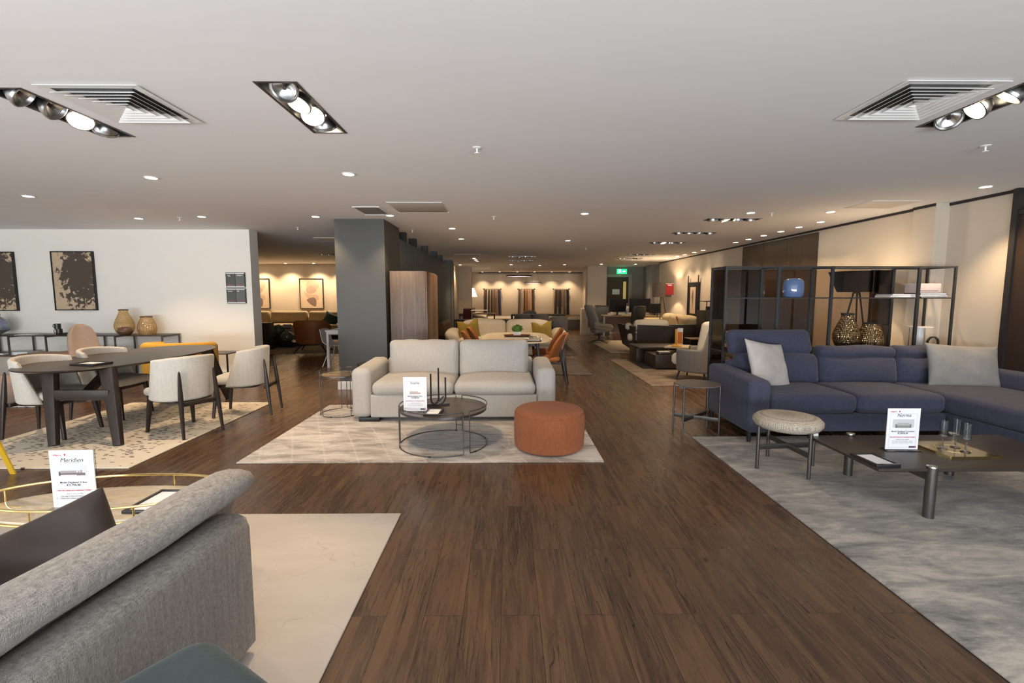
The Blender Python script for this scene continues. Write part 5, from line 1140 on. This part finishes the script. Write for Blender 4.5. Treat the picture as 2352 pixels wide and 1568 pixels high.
for i, (x, y, r_, lab) in enumerate([(.43, 8.25, 4, 'glossy magazine spread beside the plant on the cream table, rear one'), (.47, 7.98, -3, 'glossy magazine beside the plant on the cream table, front one')]):
    t = thing('magazine', lab, 'magazine', (x, y, .753), R(r_), 'magazines on the cream table'); MB().box(-.12, .12, -.14, .14, 0, .008).build('pages', M['paper'], t, 0); MB().box(-.10, .10, -.10, .12, .0082, .009).build('printed_photo', plain('grey_photo_print', (.10, .095, .09), .2), t, 0)
pic_frame('flat_picture_frame', 'black frame lying at the near end of the cream table', (.42, 7.58, .7535), .20, .26, R(88), th=.02)
t = thing('glass_bowl', 'faint clear glass bowl on the left part of the cream table', 'bowl', (-.12, 8.7, .753)); MB().revolve_open([(.002, .0), (.05, 0), (.09, .05), (.10, .09), (.095, .09), (.085, .05), (.048, .006), (.002, .006)], n=32, closed=False).build('bowl', M['clear'], t)
def petal_chair(label, loc, rz):
    t = thing('orange_dining_chair', label, 'dining chair', loc, rz, 'orange velvet chairs at the cream table')
    MB().soft((0, .03, .445), (.46, .46, .08), .039, 5, 3, puff=(0, 0, .015), fn=lambda q, u: [q[0]*(1-.12*u[1]**2), q[1]*(1-.1*u[0]**2), q[2]]).build('seat', M['orange'], t)
    for s in (-1, 1):
        def fn(q, u, s=s):
            x, y, z = q; w = 1-.5*max(0, u[2])**2.2-.35*max(0, -u[2])**2
            x = x*w; y = y-.10*(z/.22)+.9*(x+s*.04)**2*1.4; return [x, y-s*.012+abs(x+s*.105)**1.5*.5, z]
        MB().soft((s*.115, -.205, .655), (.27, .045, .44), .022, 7, 3, fn=fn).build('back_petal', M['orange'], t, 60)
    for sx in (-1, 1):
        MB().rod((sx*.20, .24, 0), (sx*.17, .19, .42), .024, .024, .045, .04).build('leg', M['darkwood_leg'], t); 
        m = MB(); m.rod((sx*.21, -.33, 0), (sx*.185, -.26, .42), .022, .022, .045, .045).rod((sx*.185, -.26, .42), (sx*.17, -.265, .62), .045, .045, .012, .012); m.build('leg', M['darkwood_leg'], t)
    MB().box(-.17, .17, -.25, .18, .375, .405, .004).build('seat_frame', M['darkwood_leg'], t); return t
o = petal_chair('orange velvet petal backed chair nearest on the right of the cream table', (.68, 7.78, 0), R(80)); 
dup(o, 'orange velvet petal backed chair farther on the right of the cream table', (.72, 8.60, .0128), R(84)); dup(o, 'orange velvet chair nearer on the left of the cream table, only its back top showing', (-.50, 8.25, 0), R(-80)); dup(o, 'orange velvet chair farther on the left of the cream table, only its back top showing', (-.46, 9.0, .0128), R(-84))
# ============================================================ CREAM SOFA WITH OLIVE CUSHIONS
t = thing('cream_sofa', 'cream sofa with flared arms behind the orange dining chairs', 'sofa', (-.03, 11.0, .0128))
MB().soft((0, .1, .24), (2.3, .9, .26), .08, 4, 3).build('base', M['cream'], t)
for s in (-1, 1):
    MB().soft((s*.54, -.05, .42), (1.08, .75, .18), .07, 6, 3, puff=(0, 0, .03)).build('seat_cushion', M['cream'], t)
    MB().soft((s*.545, .38, .64), (1.085, .24, .50), .11, 7, 4, puff=(0, .04, .02), fn=lambda q, u, s=s: [q[0], q[1], q[2]-(.06*max(0, s*u[0])**4 if u[2] > 0 else 0)]).build('back_cushion', M['cream'], t)
    MB().soft((s*1.20, .02, .44), (.30, .98, .52), .12, 5, 4, fn=lambda q, u, s=s: [q[0]+s*.07*u[2], q[1], q[2]-.05*(u[1] < 0)*u[1]**2*(u[2] > 0)]).build('arm', M['cream'], t)
for sx in (-1, 1):
    for sy in (-.3, .4): MB().cyl((sx*.95, sy, 0), (sx*.95, sy, .12), .02).build('leg', M['black'], t)
cushion('olive_cushion', 'olive velvet cushion with chopped top at the left of the cream sofa', M['olive'], (-.89, 10.86, .70), (R(78), R(-8), R(8)), .50, .46, .15, chop=.20, pinch=.06); cushion('olive_cushion', 'olive velvet cushion with chopped top at the right of the cream sofa', M['olive'], (.80, 10.84, .68), (R(78), R(-5), R(-10)), .48, .42, .15, chop=.22, pinch=.06)
# ============================================================ CONSOLES AND TABLES FARTHER BACK
def console(lab, x0, x1, y0, y1, z, mat, th=.04, leg=.03):
    t = thing('console_table', lab, 'table', ((x0+x1)/2, (y0+y1)/2, 0.0)); w, d = (x1-x0)/2, (y1-y0)/2
    MB().box(-w, w, -d, d, z-th, z, .004).build('table_top', mat, t)
    for sx in (-1, 1):
        for sy in (-1, 1): MB().box(sx*(w-leg/2)-leg/2, sx*(w-leg/2)+leg/2, sy*(d-leg/2)-leg/2, sy*(d-leg/2)+leg/2, .013, z-th).build('leg', M['black'], t, 0)
    return t
console('dark wood console table behind the left half of the cream sofa', -1.33, -.06, 11.75, 12.2, .88, M['darkwoodx']); console('dark wood console table behind the right half of the cream sofa', -.05, 1.19, 11.75, 12.2, .88, M['walnut'])
console('long dark table with heavy frame behind the grey tub chairs', .12, 1.80, 14.5, 15.4, .89, M['darkwoodx'], .035, .06)
def tub(lab, c, rz, mat, group=None, s=1.0, zt=.93):
    t = thing('tub_chair', lab, 'chair', c, rz, group); rings = []
    for i in range(21):
        a = -1+2*i/20; th = R(270)+a*R(100); ring = []
        for o, z in rrect(.06, zt-.42-.10*a*a, .029, 3): ring.append(((.27*s+o)*math.cos(th), (.25*s+o)*math.sin(th), (zt+.42)/2+z-.05*a*a))
        rings.append(ring)
    MB().loft(rings).build('shell', mat, t, 60); MB().soft((0, .02, .50), (.48*s, .48*s, .12), .05, 4, 3).build('seat', mat, t)
    for sx in (-1, 1):
        for sy in (-1, 1): MB().cyl((sx*.15, sy*.15, .45), (sx*.21, sy*.21, 0), .014, .01).build('leg', M['black'], t)
    return t
c = tub('grey brown tub chair, left one at the long dark table', (.45, 13.85, .0128), 0, M['greyfab'], 'grey tub chairs at the long dark table', .8, .95); dup(c, 'grey brown tub chair, right one at the long dark table', (.98, 13.85, .0128)); 
tub('large grey tub armchair at the right end of the long dark table', (1.50, 13.85, 0), R(15), M['greyfab'], None, .95, .90)
tub('pale chair behind the long dark table, left one', (.75, 15.9, 0), R(180), M['greyfab'], 'pale chairs behind the long table', .8, .98); 
t = thing('tan_leather_sofa', 'tan leather sofa with dark base beside the ribbed partition', 'sofa', (-1.48, 12.9, 0), R(-90)); MB().box(-1.0, .9, -.40, .5, .08, .42, .03).build('base', M['leather_dark'], t); MB().soft((-.05, -.02, .48), (1.8, .80, .16), .06, 5, 3).build('seat_cushion', M['leather'], t); MB().soft((-.05, -.30, .62), (1.8, .2, .32), .09, 5, 3).build('back_cushion', M['leather'], t)
t.location = (-1.46, 13.1, .0)
# writing desk, maroon chair, white frame table, lit lamp
t = thing('writing_desk', 'wooden writing desk in front of the left back column', 'desk', (-.95, 17.2, 0)); MB().box(-.80, .52, -.30, .30, .80, .84, .004).build('desk_top', M['walnut'], t); MB().box(-.75, -.35, -.25, .25, .62, .80, .004).build('drawer_unit', M['greyfab'], t)
for sx in (-.76, .48):
    for sy in (-.26, .26): MB().box(sx-.02, sx+.02, sy-.02, sy+.02, 0, .80).build('leg', M['black'], t, 0)
t = thing('maroon_chair', 'dark maroon desk chair at the writing desk', 'chair', (-1.36, 16.1, 0), R(10)); MB().soft((0, -.16, .80), (.33, .08, .52), .035, 5, 3, fn=lambda q, u: [q[0]*(1+.08*-u[2]), q[1]-.04*u[2], q[2]]).build('backrest', M['maroon'], t); MB().soft((0, .05, .50), (.40, .42, .10), .045, 4, 3).build('seat', M['maroon'], t)
for sx in (-1, 1):
    for sy in (-1, 1): MB().cyl((sx*.16, sy*.15+.03, .46), (sx*.19, sy*.2+.03, 0), .014, .01).build('leg', M['black'], t)
t = thing('white_frame_table', 'slim white framed high table beside the maroon chair', 'table', (-.95, 15.6, 0)); MB().box(-.24, .30, -.2, .2, .985, 1.0).build('table_top', M['white'], t, 0)
for sx in (-.22, .28):
    for sy in (-.18, .18): MB().cyl((sx, sy, 0), (sx, sy, .985), .010).build('leg', M['white'], t)
t = thing('cone_floor_lamp', 'floor lamp with glowing white cone shade beside the left back column', 'floor lamp', (-1.60, 21.4, 0)); sh = emit('lit_fabric_shade', (1, .86, .66), 2.6)
MB().revolve_open([(.24, 1.42), (.11, 1.80), (.105, 1.80), (.235, 1.42)], n=32).build('lamp_shade', sh, t); MB().cyl((0, 0, 0), (0, 0, 1.6), .012).build('pole', M['brass'], t); MB().lathe([(.15, 0), (.15, .02), (.02, .03)], n=24).build('base', M['brass'], t)
def bed(lab, x0, x1, y0, y1, zt, cover, head_right, group=None):
    t = thing('bed', lab, 'bed', ((x0+x1)/2, (y0+y1)/2, 0)); w, d = (x1-x0)/2, (y1-y0)/2
    MB().box(-w, w, -d, d, .0, .40, .03).build('bed_base', M['greydark'], t); MB().soft((0, 0, .40+(zt-.40)/2), (2*w-.06, 2*d-.06, zt-.40), .07, 5, 3, puff=(0, 0, .01)).build('mattress', M['cream'], t)
    s = 1 if head_right else -1
    for k in (-1, 1): MB().at((s*(w-.32), k*d*.5, zt+.08), (0, s*R(-14), 0)).pillow(.55, .75, .18).build('bed_pillow', M['cream'], t)
    if cover: MB().soft((-s*w*.55, 0, zt+.005), (.55, 2*d-.02, .05), .02, 3, 2).build('throw', M['yellowfab'], t)
    MB().box(s*w-.06 if s > 0 else -w-.06, s*w+.06 if s > 0 else -w+.06, -d, d, .05, zt+.35 if not head_right else zt+.02, .03).build('headboard', M['greydark'], t)
    return t
bed('cream bed seen behind the console tables, left one', -1.40, .35, 18.0, 19.7, .62, False, False); bed('dark based bed with mustard throw at the right of the back room', 2.05, 3.88, 20.3, 22.0, .58, True, True)
# ---------------- fabric sample rails
pal = [[(.10, .07, .05), (.06, .045, .035), (.55, .42, .30), (.03, .03, .03), (.35, .33, .26), (.05, .06, .06), (.35, .16, .08), (.20, .12, .08), (.28, .22, .18), (.30, .24, .20), (.06, .04, .05), (.06, .07, .16)],
       [(.12, .10, .09), (.20, .16, .13), (.42, .34, .27), (.50, .42, .33), (.10, .05, .03), (.45, .20, .06), (.30, .15, .08), (.50, .42, .30), (.55, .40, .25), (.58, .45, .30), (.18, .03, .03), (.08, .10, .10)],
       [(.45, .35, .24), (.08, .06, .05), (.04, .035, .03), (.14, .09, .05), (.05, .04, .035), (.04, .03, .03), (.22, .17, .12), (.28, .22, .16), (.15, .12, .09), (.30, .26, .20), (.03, .02, .02), (.03, .025, .02)]]
nm = ['left fabric sample rail', 'middle fabric sample rail', 'right fabric sample rail']
for r_, (x0, x1) in enumerate(((-1.24, -.30), (.54, 1.44), (2.36, 3.24))):
    t = thing('fabric_rail', 'wall mounted black rod, the '+nm[r_]+' on the back wall', 'rail', ((x0+x1)/2, 24.5, 1.80), 0, 'fabric sample rails'); w = (x1-x0)/2
    MB().cyl((-w, 0, 0), (w, 0, 0), .014).build('rod', M['black'], t)
    for s in (-1, 1): MB().lathe([(.001, -.03), (.04, -.02), (.045, 0), (.04, .02), (.001, .03)], (s*(w-.03), 0, 0), 16).build('finial', M['black'], t); MB().cyl((s*(w-.03), 0, 0), (s*(w-.03), .148, 0), .012).build('bracket', M['black'], t)
    n = len(pal[r_])
    for k, c in enumerate(pal[r_]):
        xa = x0+.05+(x1-x0-.10)*k/n; xb = x0+.05+(x1-x0-.10)*(k+1)/n; L = 1.32 if r_ < 2 or k % 3 else .9; m = MB(); rg = []
        for j in range(7):
            z = 1.77-L*j/6; fl = 1+.05*j; cx = (xa+xb)/2+((xa+xb)/2-(x0+x1)/2)*.02*j; ww = (xb-xa)/2*fl*.94
            rg.append([(cx-ww, 24.49-.01*j % .02, z), (cx-ww*.3, 24.46, z), (cx+ww*.4, 24.49, z), (cx+ww, 24.47, z), (cx+ww, 24.475, z), (cx+ww*.4, 24.496, z), (cx-ww*.3, 24.466, z), (cx-ww, 24.496, z)])
        m.loft(rg); o = m.build('fabric_sample', plain('cloth', c, .9), None, 60)
        tag(o, 'hanging fabric length number '+str(k+1)+' from the left on the '+nm[r_], 'fabric', 'fabric lengths on the '+nm[r_])
        h = MB(); h.tube([((xa+xb)/2+.02*math.cos(a), 24.5, 1.79+.025*math.sin(a)) for a in [2*PI*q/10 for q in range(10)]], .003, True, 4); h.build('hook', M['steel'], o)
# ---------------- ring pendants
for (c, r_, th, lab, wires) in (((.50, 20.2, 2.30), .54, .05, 'large dark ring pendant lamp hanging before the back wall', 3), ((1.02, 19.0, 1.985), .335, .03, 'smaller thin dark ring pendant lamp hanging lower to the right', 3)):
    t = thing('ring_pendant', lab, 'pendant lamp', c, 0, 'dark ring pendants'); MB().revolve_open([(r_-.02, -th/2), (r_+.01, -th/2), (r_+.01, th/2), (r_-.02, th/2)], n=64).build('ring', plain('dark_bronze', (.05, .03, .025), .3, .6), t)
    MB().revolve_open([(r_-.026, -th*.35), (r_-.0205, -th*.35), (r_-.0205, th*.35), (r_-.026, th*.35)], n=64).build('light_strip', emit('strip_light', (.9, .75, .85), 1.0), t)
    for k in range(wires): a = R(90+120*k); MB().cyl((r_*math.cos(a), r_*math.sin(a), 0), (r_*math.cos(a)*.3, r_*math.sin(a)*.3, H-c[2]-.002), .003, n=6).build('wire', M['black'], t)
# ============================================================ SWIVEL CHAIR, OFFICE DESK
t = thing('swivel_lounge_chair', 'grey swivel lounge chair with tall back facing the office desk', 'lounge chair', (2.85, 14.75, 0), R(-82))
def fn(q, u): return [q[0]*(1-.25*max(0, u[2])**2-.1*max(0, -u[2])), q[1]-.13*(u[2])+.12*u[0]**2, q[2]]
MB().soft((0, -.26, .80), (.62, .14, .78), .068, 8, 4, fn=fn).build('backrest', M['greyfab'], t, 60); MB().soft((0, .12, .44), (.56, .60, .18), .08, 6, 4, puff=(0, 0, .02), fn=lambda q, u: [q[0]*(1-.15*(u[2] < 0)*u[2]**2), q[1], q[2]+.06*u[1]]).build('seat', M['greyfab'], t)
for s in (-1, 1): MB().soft((s*.31, .05, .50), (.07, .56, .24), .034, 6, 3, fn=lambda q, u: [q[0], q[1], q[2]-.05*u[1]*(u[2] > 0)+.10*(1-u[1])*.5*(u[2] < 0)]).build('arm', M['greyfab'], t)
MB().cyl((0, .05, .06), (0, .05, .32), .03).build('stem', M['black'], t)
for k in range(4): a = R(20+90*k); MB().rod((0, .05, .09), (.42*math.cos(a), .05+.42*math.sin(a), .015), .035, .03, .03, .014, up=(0, 0, 1)).build('base_arm', M['black'], t)
t = thing('office_desk', 'oak topped office desk with grey panel front and monitors on top', 'desk', (4.35, 16.75, 0)); MB().box(-.95, 1.15, -.40, .40, .745, .78, .004).build('desk_top', M['deskwood'], t); MB().box(-.82, .95, .10, .12, .18, .74).build('modesty_panel', plain('grey_panel', (.30, .23, .18), .6), t, 0)
for sx in (-.90, 1.08): 
    m = MB(); m.box(sx-.03, sx+.03, -.06, .0, .03, .745).box(sx-.03, sx+.03, -.38, .38, 0, .03).build('leg', M['alu'], t, 0)
t = thing('desk_pedestal', 'grey drawer pedestal under the right of the office desk', 'cabinet', (5.0, 16.78, 0)); MB().box(-.2, .2, -.28, .28, .02, .66, .004).build('body', M['greydark'], t)
for k in range(3): d = MB().box(-.19, .19, -.295, -.2805, .05+.2*k, .24+.2*k, .002).build('drawer', M['greyfab'], t); MB().box(-.05, .05, -.305, -.2955, .19+.2*k, .205+.2*k).build('handle', M['steel'], d, 0)
def monitor(lab, x, y, rz, w=.62, h=.40, zc=1.12, mat='darkscreen', tower=False):
    t = thing('monitor', lab, 'monitor', (x, y, .781), R(rz), 'monitors on the office desk'); MB().box(-w/2, w/2, -.02, .02, zc-.781-h/2, zc-.781+h/2, .006).build('screen_housing', M['plasticblack'], t); MB().box(-w/2+.012, w/2-.012, -.0225, -.0205, zc-.781-h/2+.012, zc-.781+h/2-.012).build('screen', M[mat], t, 0)
    MB().box(-.03, .03, .02, .05, .01, .28).build('stand', M['plasticblack'], t, 0); MB().box(-.12, .12, -.08, .10, 0, .012, .003).build('foot', M['plasticblack'], t); return t
monitor('black desktop monitor at the left of the office desk', 3.92, 16.7, 2, .62, .46, 1.13); m2 = monitor('larger grey backed monitor in the middle of the office desk', 4.66, 16.55, -3, .74, .48, 1.13, 'darkscreen'); monitor('smaller black monitor at the right end of the office desk', 5.25, 16.7, -8, .42, .34, 1.02)
t = thing('office_chair', 'black mesh office chair in front of the office desk', 'office chair', (4.35, 15.75, 0), R(10)); MB().soft((0, -.20, .86), (.50, .05, .56), .024, 7, 3, fn=lambda q, u: [q[0]*(1-.12*abs(u[2])**3), q[1]+.08*u[0]**2-.05*u[2], q[2]]).build('backrest', M['black'], t); MB().soft((0, .08, .48), (.50, .48, .09), .04, 5, 3).build('seat', M['black'], t)
for s in (-1, 1): MB().tube([(s*.26, -.05, .46), (s*.30, -.05, .58), (s*.30, .0, .68), (s*.30, .2, .69)], .014).build('armrest', M['plasticblack'], t)
MB().cyl((0, .05, .1), (0, .05, .45), .025).build('gas_stem', M['steel'], t)
for k in range(5): a = R(72*k+18); MB().rod((0, .05, .11), (.30*math.cos(a), .05+.30*math.sin(a), .06), .04, .03, .03, .02, up=(0, 0, 1)).build('base_arm', M['plasticblack'], t); MB().lathe([(.001, 0), (.025, .008), (.028, .03), (.001, .05)], (.31*math.cos(a), .05+.31*math.sin(a), 0), 12).build('castor', M['plasticblack'], t)
t = thing('water_bottle', 'clear plastic water bottle with blue label on the office desk', 'bottle', (4.18, 16.5, .781)); MB().lathe([(.03, 0), (.033, .02), (.033, .17), (.014, .20), (.014, .215)], n=20).build('bottle_body', M['clear'], t); MB().revolve_open([(.0335, .08), (.0345, .08), (.0345, .14), (.0335, .14)], n=20).build('label', plain('blue_label', (.05, .18, .45), .5), t); MB().cyl((0, 0, .215), (0, 0, .235), .015).build('cap', M['white'], t)
t = thing('pen_tub', 'white tub with red and dark things at the left end of the office desk', 'desk organiser', (3.60, 16.55, .781)); MB().revolve_open([(.06, 0), (.075, .09), (.07, .09), (.056, .005)], n=24).build('tub', M['white'], t); MB().lathe([(.001, .0), (.055, .006), (.055, .07), (.03, .12), (.001, .12)], n=16).build('contents', M['red'], t)
t = thing('white_cup', 'tall white cup on top of the monitors level behind the desk', 'cup', (4.95, 18.3, 1.051)); t['label'] = 'white paper towel roll standing on the low white cupboards'; t.name = 'paper_roll'; t['category'] = 'paper roll'; MB().cyl((0, 0, 0), (0, 0, .24), .055, n=24).build('roll', M['white'], t)
for i in range(3):
    t = thing('low_white_cupboard', ('left', 'middle', 'right')[i]+' one of the low white cupboards behind the office desk', 'cupboard', (4.30+.5*i, 18.3, 0), 0, 'low white cupboards'); MB().box(-.245, .245, -.25, .25, 0, 1.05, .004).build('body', M['wall_white'], t); MB().box(-.23, .23, -.265, -.2505, .05, .80, .002).build('door', M['white'], t); MB().box(-.23, .23, -.265, -.2505, .82, 1.03, .002).build('drawer', M['white'], t)
t = thing('grey_filing_cabinet', 'grey storage cabinet between right back column and office desk', 'cabinet', (3.55, 17.9, 0)); MB().box(-.25, .30, -.25, .25, 0, 1.06, .004).build('body', plain('grey_laminate', (.24, .24, .235), .5), t); MB().box(-.20, .24, -.18, .2, 1.062, 1.10, .003).build('dark_lid', M['greydark'], t)
for k in range(4): MB().box(-.235, .285, -.262, -.2505, .03+.25*k, .26+.25*k, .002).build('drawer', plain('grey_laminate_front', (.28, .28, .27), .5), t)
t = thing('cream_low_drawers', 'cream drawers behind the swivel chair', 'cabinet', (3.05, 17.9, 0)); MB().box(-.24, .24, -.25, .25, 0, .98, .004).build('body', M['wall_cream'], t)
for k in range(4): MB().box(-.225, .225, -.262, -.2505, .03+.235*k, .245+.235*k, .002).build('drawer', M['wall_cream'], t)
# ============================================================ LEATHER ARMCHAIR AND SOFA ON THE RIGHT
t = thing('leather_shell_armchair', 'dark brown leather shell armchair with beige cushions seen from behind', 'armchair', (3.60, 12.25, .0128), R(-14))
def slab(pts, th, mat, name):
    a, b, c, d = [Vector(p) for p in pts]; n = (b-a).cross(d-a).normalized()*th; m = MB(); m.loft([[tuple(p) for p in (a, b, c, d)], [tuple(p+n) for p in (a, b, c, d)]]); return m.build(name, mat, t, 20)
slab(((-.22, -.42, .10), (.50, -.42, .10), (.62, -.48, .72), (-.20, -.50, .74)), .05, M['leather_dark'], 'back_shell'); slab(((-.52, .35, .18), (-.24, -.42, .08), (-.24, -.50, .70), (-.66, .40, .72)), .05, M['leather_dark'], 'side_shell'); slab(((.50, -.42, .10), (.52, .35, .12), (.66, .40, .60), (.62, -.48, .70)), .05, M['leather_dark'], 'side_shell')
MB().soft((.02, .0, .40), (.92, .80, .20), .08, 5, 3).build('seat_cushion', M['cream'], t); MB().soft((.14, -.32, .70), (.86, .20, .30), .095, 6, 4, puff=(0, .03, .02)).build('back_cushion', M['cream'], t); MB().soft((-.42, .05, .66), (.16, .62, .16), .07, 5, 3).build('side_cushion', M['cream'], t); MB().box(-.3, .4, -.3, .3, 0, .30).build('base_block', M['black'], t, 0)
t = thing('leather_frame_sofa', 'beige sofa in a dark leather shell along the right wall', 'sofa', (4.85, 14.0, 0), 0)
MB().box(-.45, .52, -1.30, -1.22, .10, .70, .02).build('end_shell', M['leather_dark'], t); MB().box(.44, .52, -1.22, 1.2, .10, .72, .02).build('back_shell', M['leather_dark'], t); MB().box(-.40, .44, -1.20, 1.2, .08, .28).build('base', M['leather_dark'], t, 0)
for k in range(3): MB().soft((.0, -.80+.78*k, .38), (.84, .76, .20), .08, 5, 3).build('seat_cushion', M['beige'], t); MB().soft((.27, -.80+.78*k, .68), (.26, .78, .46), .11, 6, 4, puff=(.04, 0, .02)).build('back_cushion', M['beige'], t)
MB().soft((.0, 1.25, .55), (.86, .18, .44), .08, 5, 3).build('end_cushion', M['beige'], t)
m = MB(); m.at((.135, -.30, .72), (0, R(-12), R(0))); m.box(-.008, .0, -.05, .05, -.20, .16).build('red_band', M['red'], t, 0)
t = thing('cube_side_table', 'dark open cube side table beside the leather sofa end', 'side table', (4.55, 11.35, 0)); MB().box(-.18, .22, -.2, .2, .43, .455, .002).build('top', M['walnut'], t); MB().box(-.18, -.155, -.2, .2, 0, .43).build('side_panel', M['black'], t, 0); MB().box(.195, .22, -.2, .2, 0, .43).build('side_panel', M['black'], t, 0); MB().box(-.155, .195, .17, .2, 0, .43).build('back_panel', M['black'], t, 0)
# low block table with yellow stand
t = thing('dark_block_table', 'low dark block coffee table on the taupe rug beside the wing chair', 'coffee table', (0, 0, .0128)); MB().box(2.95, 3.95, 9.25, 9.95, .03, .29, .006).build('block', M['leather_dark'], t); MB().box(2.82, 3.0, 10.15, 10.75, .0, .33, .004).build('upright_slab', M['leather_dark'], t); MB().box(2.82, 4.0, 10.0, 10.8, .335, .37, .004).build('upper_slab', M['darkwoodx'], t); MB().box(2.75, 3.9, 9.4, 10.7, .0, .03, .004).build('base_slab', M['black'], t)
t = thing('small_wood_table', 'small light wood topped table set over the dark block table', 'side table', (3.55, 9.70, .304)); MB().prism([(-.32, -.1), (.1, -.26), (.36, -.2), (.34, .25), (-.1, .25)], .105, .135, .004).build('table_top', M['lightwood'], t); MB().cyl((0, 0, 0), (0, 0, .104), .05).build('stem', M['gun'], t)
t = thing('dark_box', 'flat dark box on the block table beside the light wood top', 'box', (3.18, 9.42, .304)); MB().box(-.14, .10, -.1, .1, 0, .05, .003).build('box', M['gun'], t); MB().box(-.13, .09, -.095, .095, .051, .058).build('lid_paper', M['white'], t, 0)
t = thing('yellow_brochure_stand', 'yellow brochure stand with orange leaflet on the light wood table', 'brochure stand', (3.50, 9.62, .4405)); yl = plain('yellow_plastic_stand', (.75, .38, .05), .4); MB().lathe([(.10, 0), (.10, .02), (.06, .05), (.001, .055)], n=24).build('base', yl, t); MB().box(-.04, .0, -.02, .02, .05, .36, .008).build('post', yl, t); o = MB().box(.005, .12, -.002, .002, .04, .38).build('leaflet', M['paper'], t, 0); MB().box(.012, .113, -.004, -.0025, .06, .30).build('leaflet_print', plain('orange_print', (.60, .20, .03), .5), o, 0)
# wing chair
t = thing('wing_chair', 'grey wing chair with pale inner cushion left of the glass display shelf', 'wing chair', (3.36, 8.25, .0128), R(50))
rings = []; N = 36
for i in range(N+1):
    s = -1+2*i/N; e = abs(s); th = R(270)+s*R(128); z1 = 1.18-.62*(1/(1+math.exp(-(e-.38)*42)))*1.0; z1 = z1+(.02 if e < .4 else 0); z0 = .13+.03*e; ring = []; tk = .085
    for o, z in rrect(tk, z1-z0, tk*.49, 5):
        zz = (z0+z1)/2+z; k = 1+.05*math.sin((zz-.4)*2.5); ring.append(((.36+o)*math.cos(th)*k, (.36+o)*math.sin(th)*k-.10*max(0, zz-.5), zz))
    rings.append(ring)
MB().loft(rings).build('wing_shell', fabric('wing_chair_cloth', (.21, .20, .19), None, 330), t, 60); MB().soft((0, .05, .36), (.60, .62, .20), .08, 5, 4, puff=(0, 0, .03)).build('seat_cushion', M['cream'], t); MB().soft((0, -.17, .72), (.50, .17, .62), .068, 6, 4, fn=lambda q, u: [q[0], q[1]-.05*u[2], q[2]]).build('inner_back_cushion', M['cream'], t)
for sx in (-1, 1):
    for sy in (-1, 1): MB().cyl((sx*.22, sy*.2, .2), (sx*.27, sy*.25, 0), .02, .012).build('leg', M['black'], t)
MB().box(.40, .402, -.12, -.10, .30, .35).build('label', M['black'], t, 0)
# drum floor lamp, wall art, cabinet
lamp = floor_lamp('drum_floor_lamp', 'tripod floor lamp with grey brown drum shade near the right wall', (5.02, 15.3, 0), .30, .30, 1.43, 1.88, M['shade_grey'], .33, 34, ang=R(30))
t = thing('red_poster', 'red sale poster hanging on the drum shaded floor lamp', 'poster', (5.165, 14.99, 1.68), R(4)); MB().box(-.13, .13, -.002, .002, -.18, .18).build('sheet', M['red'], t, 0); MB().box(-.13, .13, -.0025, -.0018, .165, .18).build('white_edge', M['paper'], t, 0); MB().box(-.06, .06, -.0032, -.0022, .11, .14).build('white_caption', M['paper'], t, 0)
t = thing('tall_framed_art', 'tall framed feather picture hung from two black rails on the right wall', 'picture', (5.555, 13.97, 1.45)); MB().box(-.045, -.005, -.42, .36, -.58, .42, .003).build('frame', M['black'], t); MB().box(-.049, -.0455, -.20, .20, -.50, .28).build('print', M['print_bg'], t, 0)
for y in (-.38, .38): MB().box(-.055, -.046, y-.03, y+.03, -.9, .62).build('rail', M['black'], t, 0)
m = MB(); P = [(-.0, -.42), (.03, -.2), (.08, -.02), (.05, .12), (.0, .22), (-.05, .10), (-.07, -.04), (-.03, -.2)]; m.add([(-.050, p[0], p[1]) for p in P], [tuple(range(8))]).build('feather_shape', M['blob3'], t, 0)
MB().box(-.35, -.01, -.44, -.42, .36, .39).build('cross_rod', M['black'], t, 0)
t = thing('dark_tall_cabinet', 'dark cabinet with wire frame top beside the right wall', 'cabinet', (5.25, 12.2, 0)); MB().box(-.20, .25, -.3, .3, 0, 1.10, .004).build('body', M['leather_dark'], t); m = MB()
for x in (-.19, .24):
    for y in (-.29, .29): m.box(x-.008, x+.008, y-.008, y+.008, 1.10, 1.34)
m.box(-.19, .24, -.297, -.281, 1.325, 1.34).box(-.19, .24, .281, .297, 1.325, 1.34).box(-.198, -.182, -.28, .28, 1.325, 1.34).box(.232, .248, -.28, .28, 1.325, 1.34).build('wire_frame', M['black'], t, 0); MB().box(-.05, .12, -.1, .1, 1.101, 1.20, .004).build('dark_box', M['black'], t)
t = thing('light_switch', 'small square switch plate on the right rear wall', 'switch', (5.749, 19.3, 1.75)); MB().box(-.008, -.001, -.04, .04, -.06, .06, .001).build('plate', M['greydark'], t)
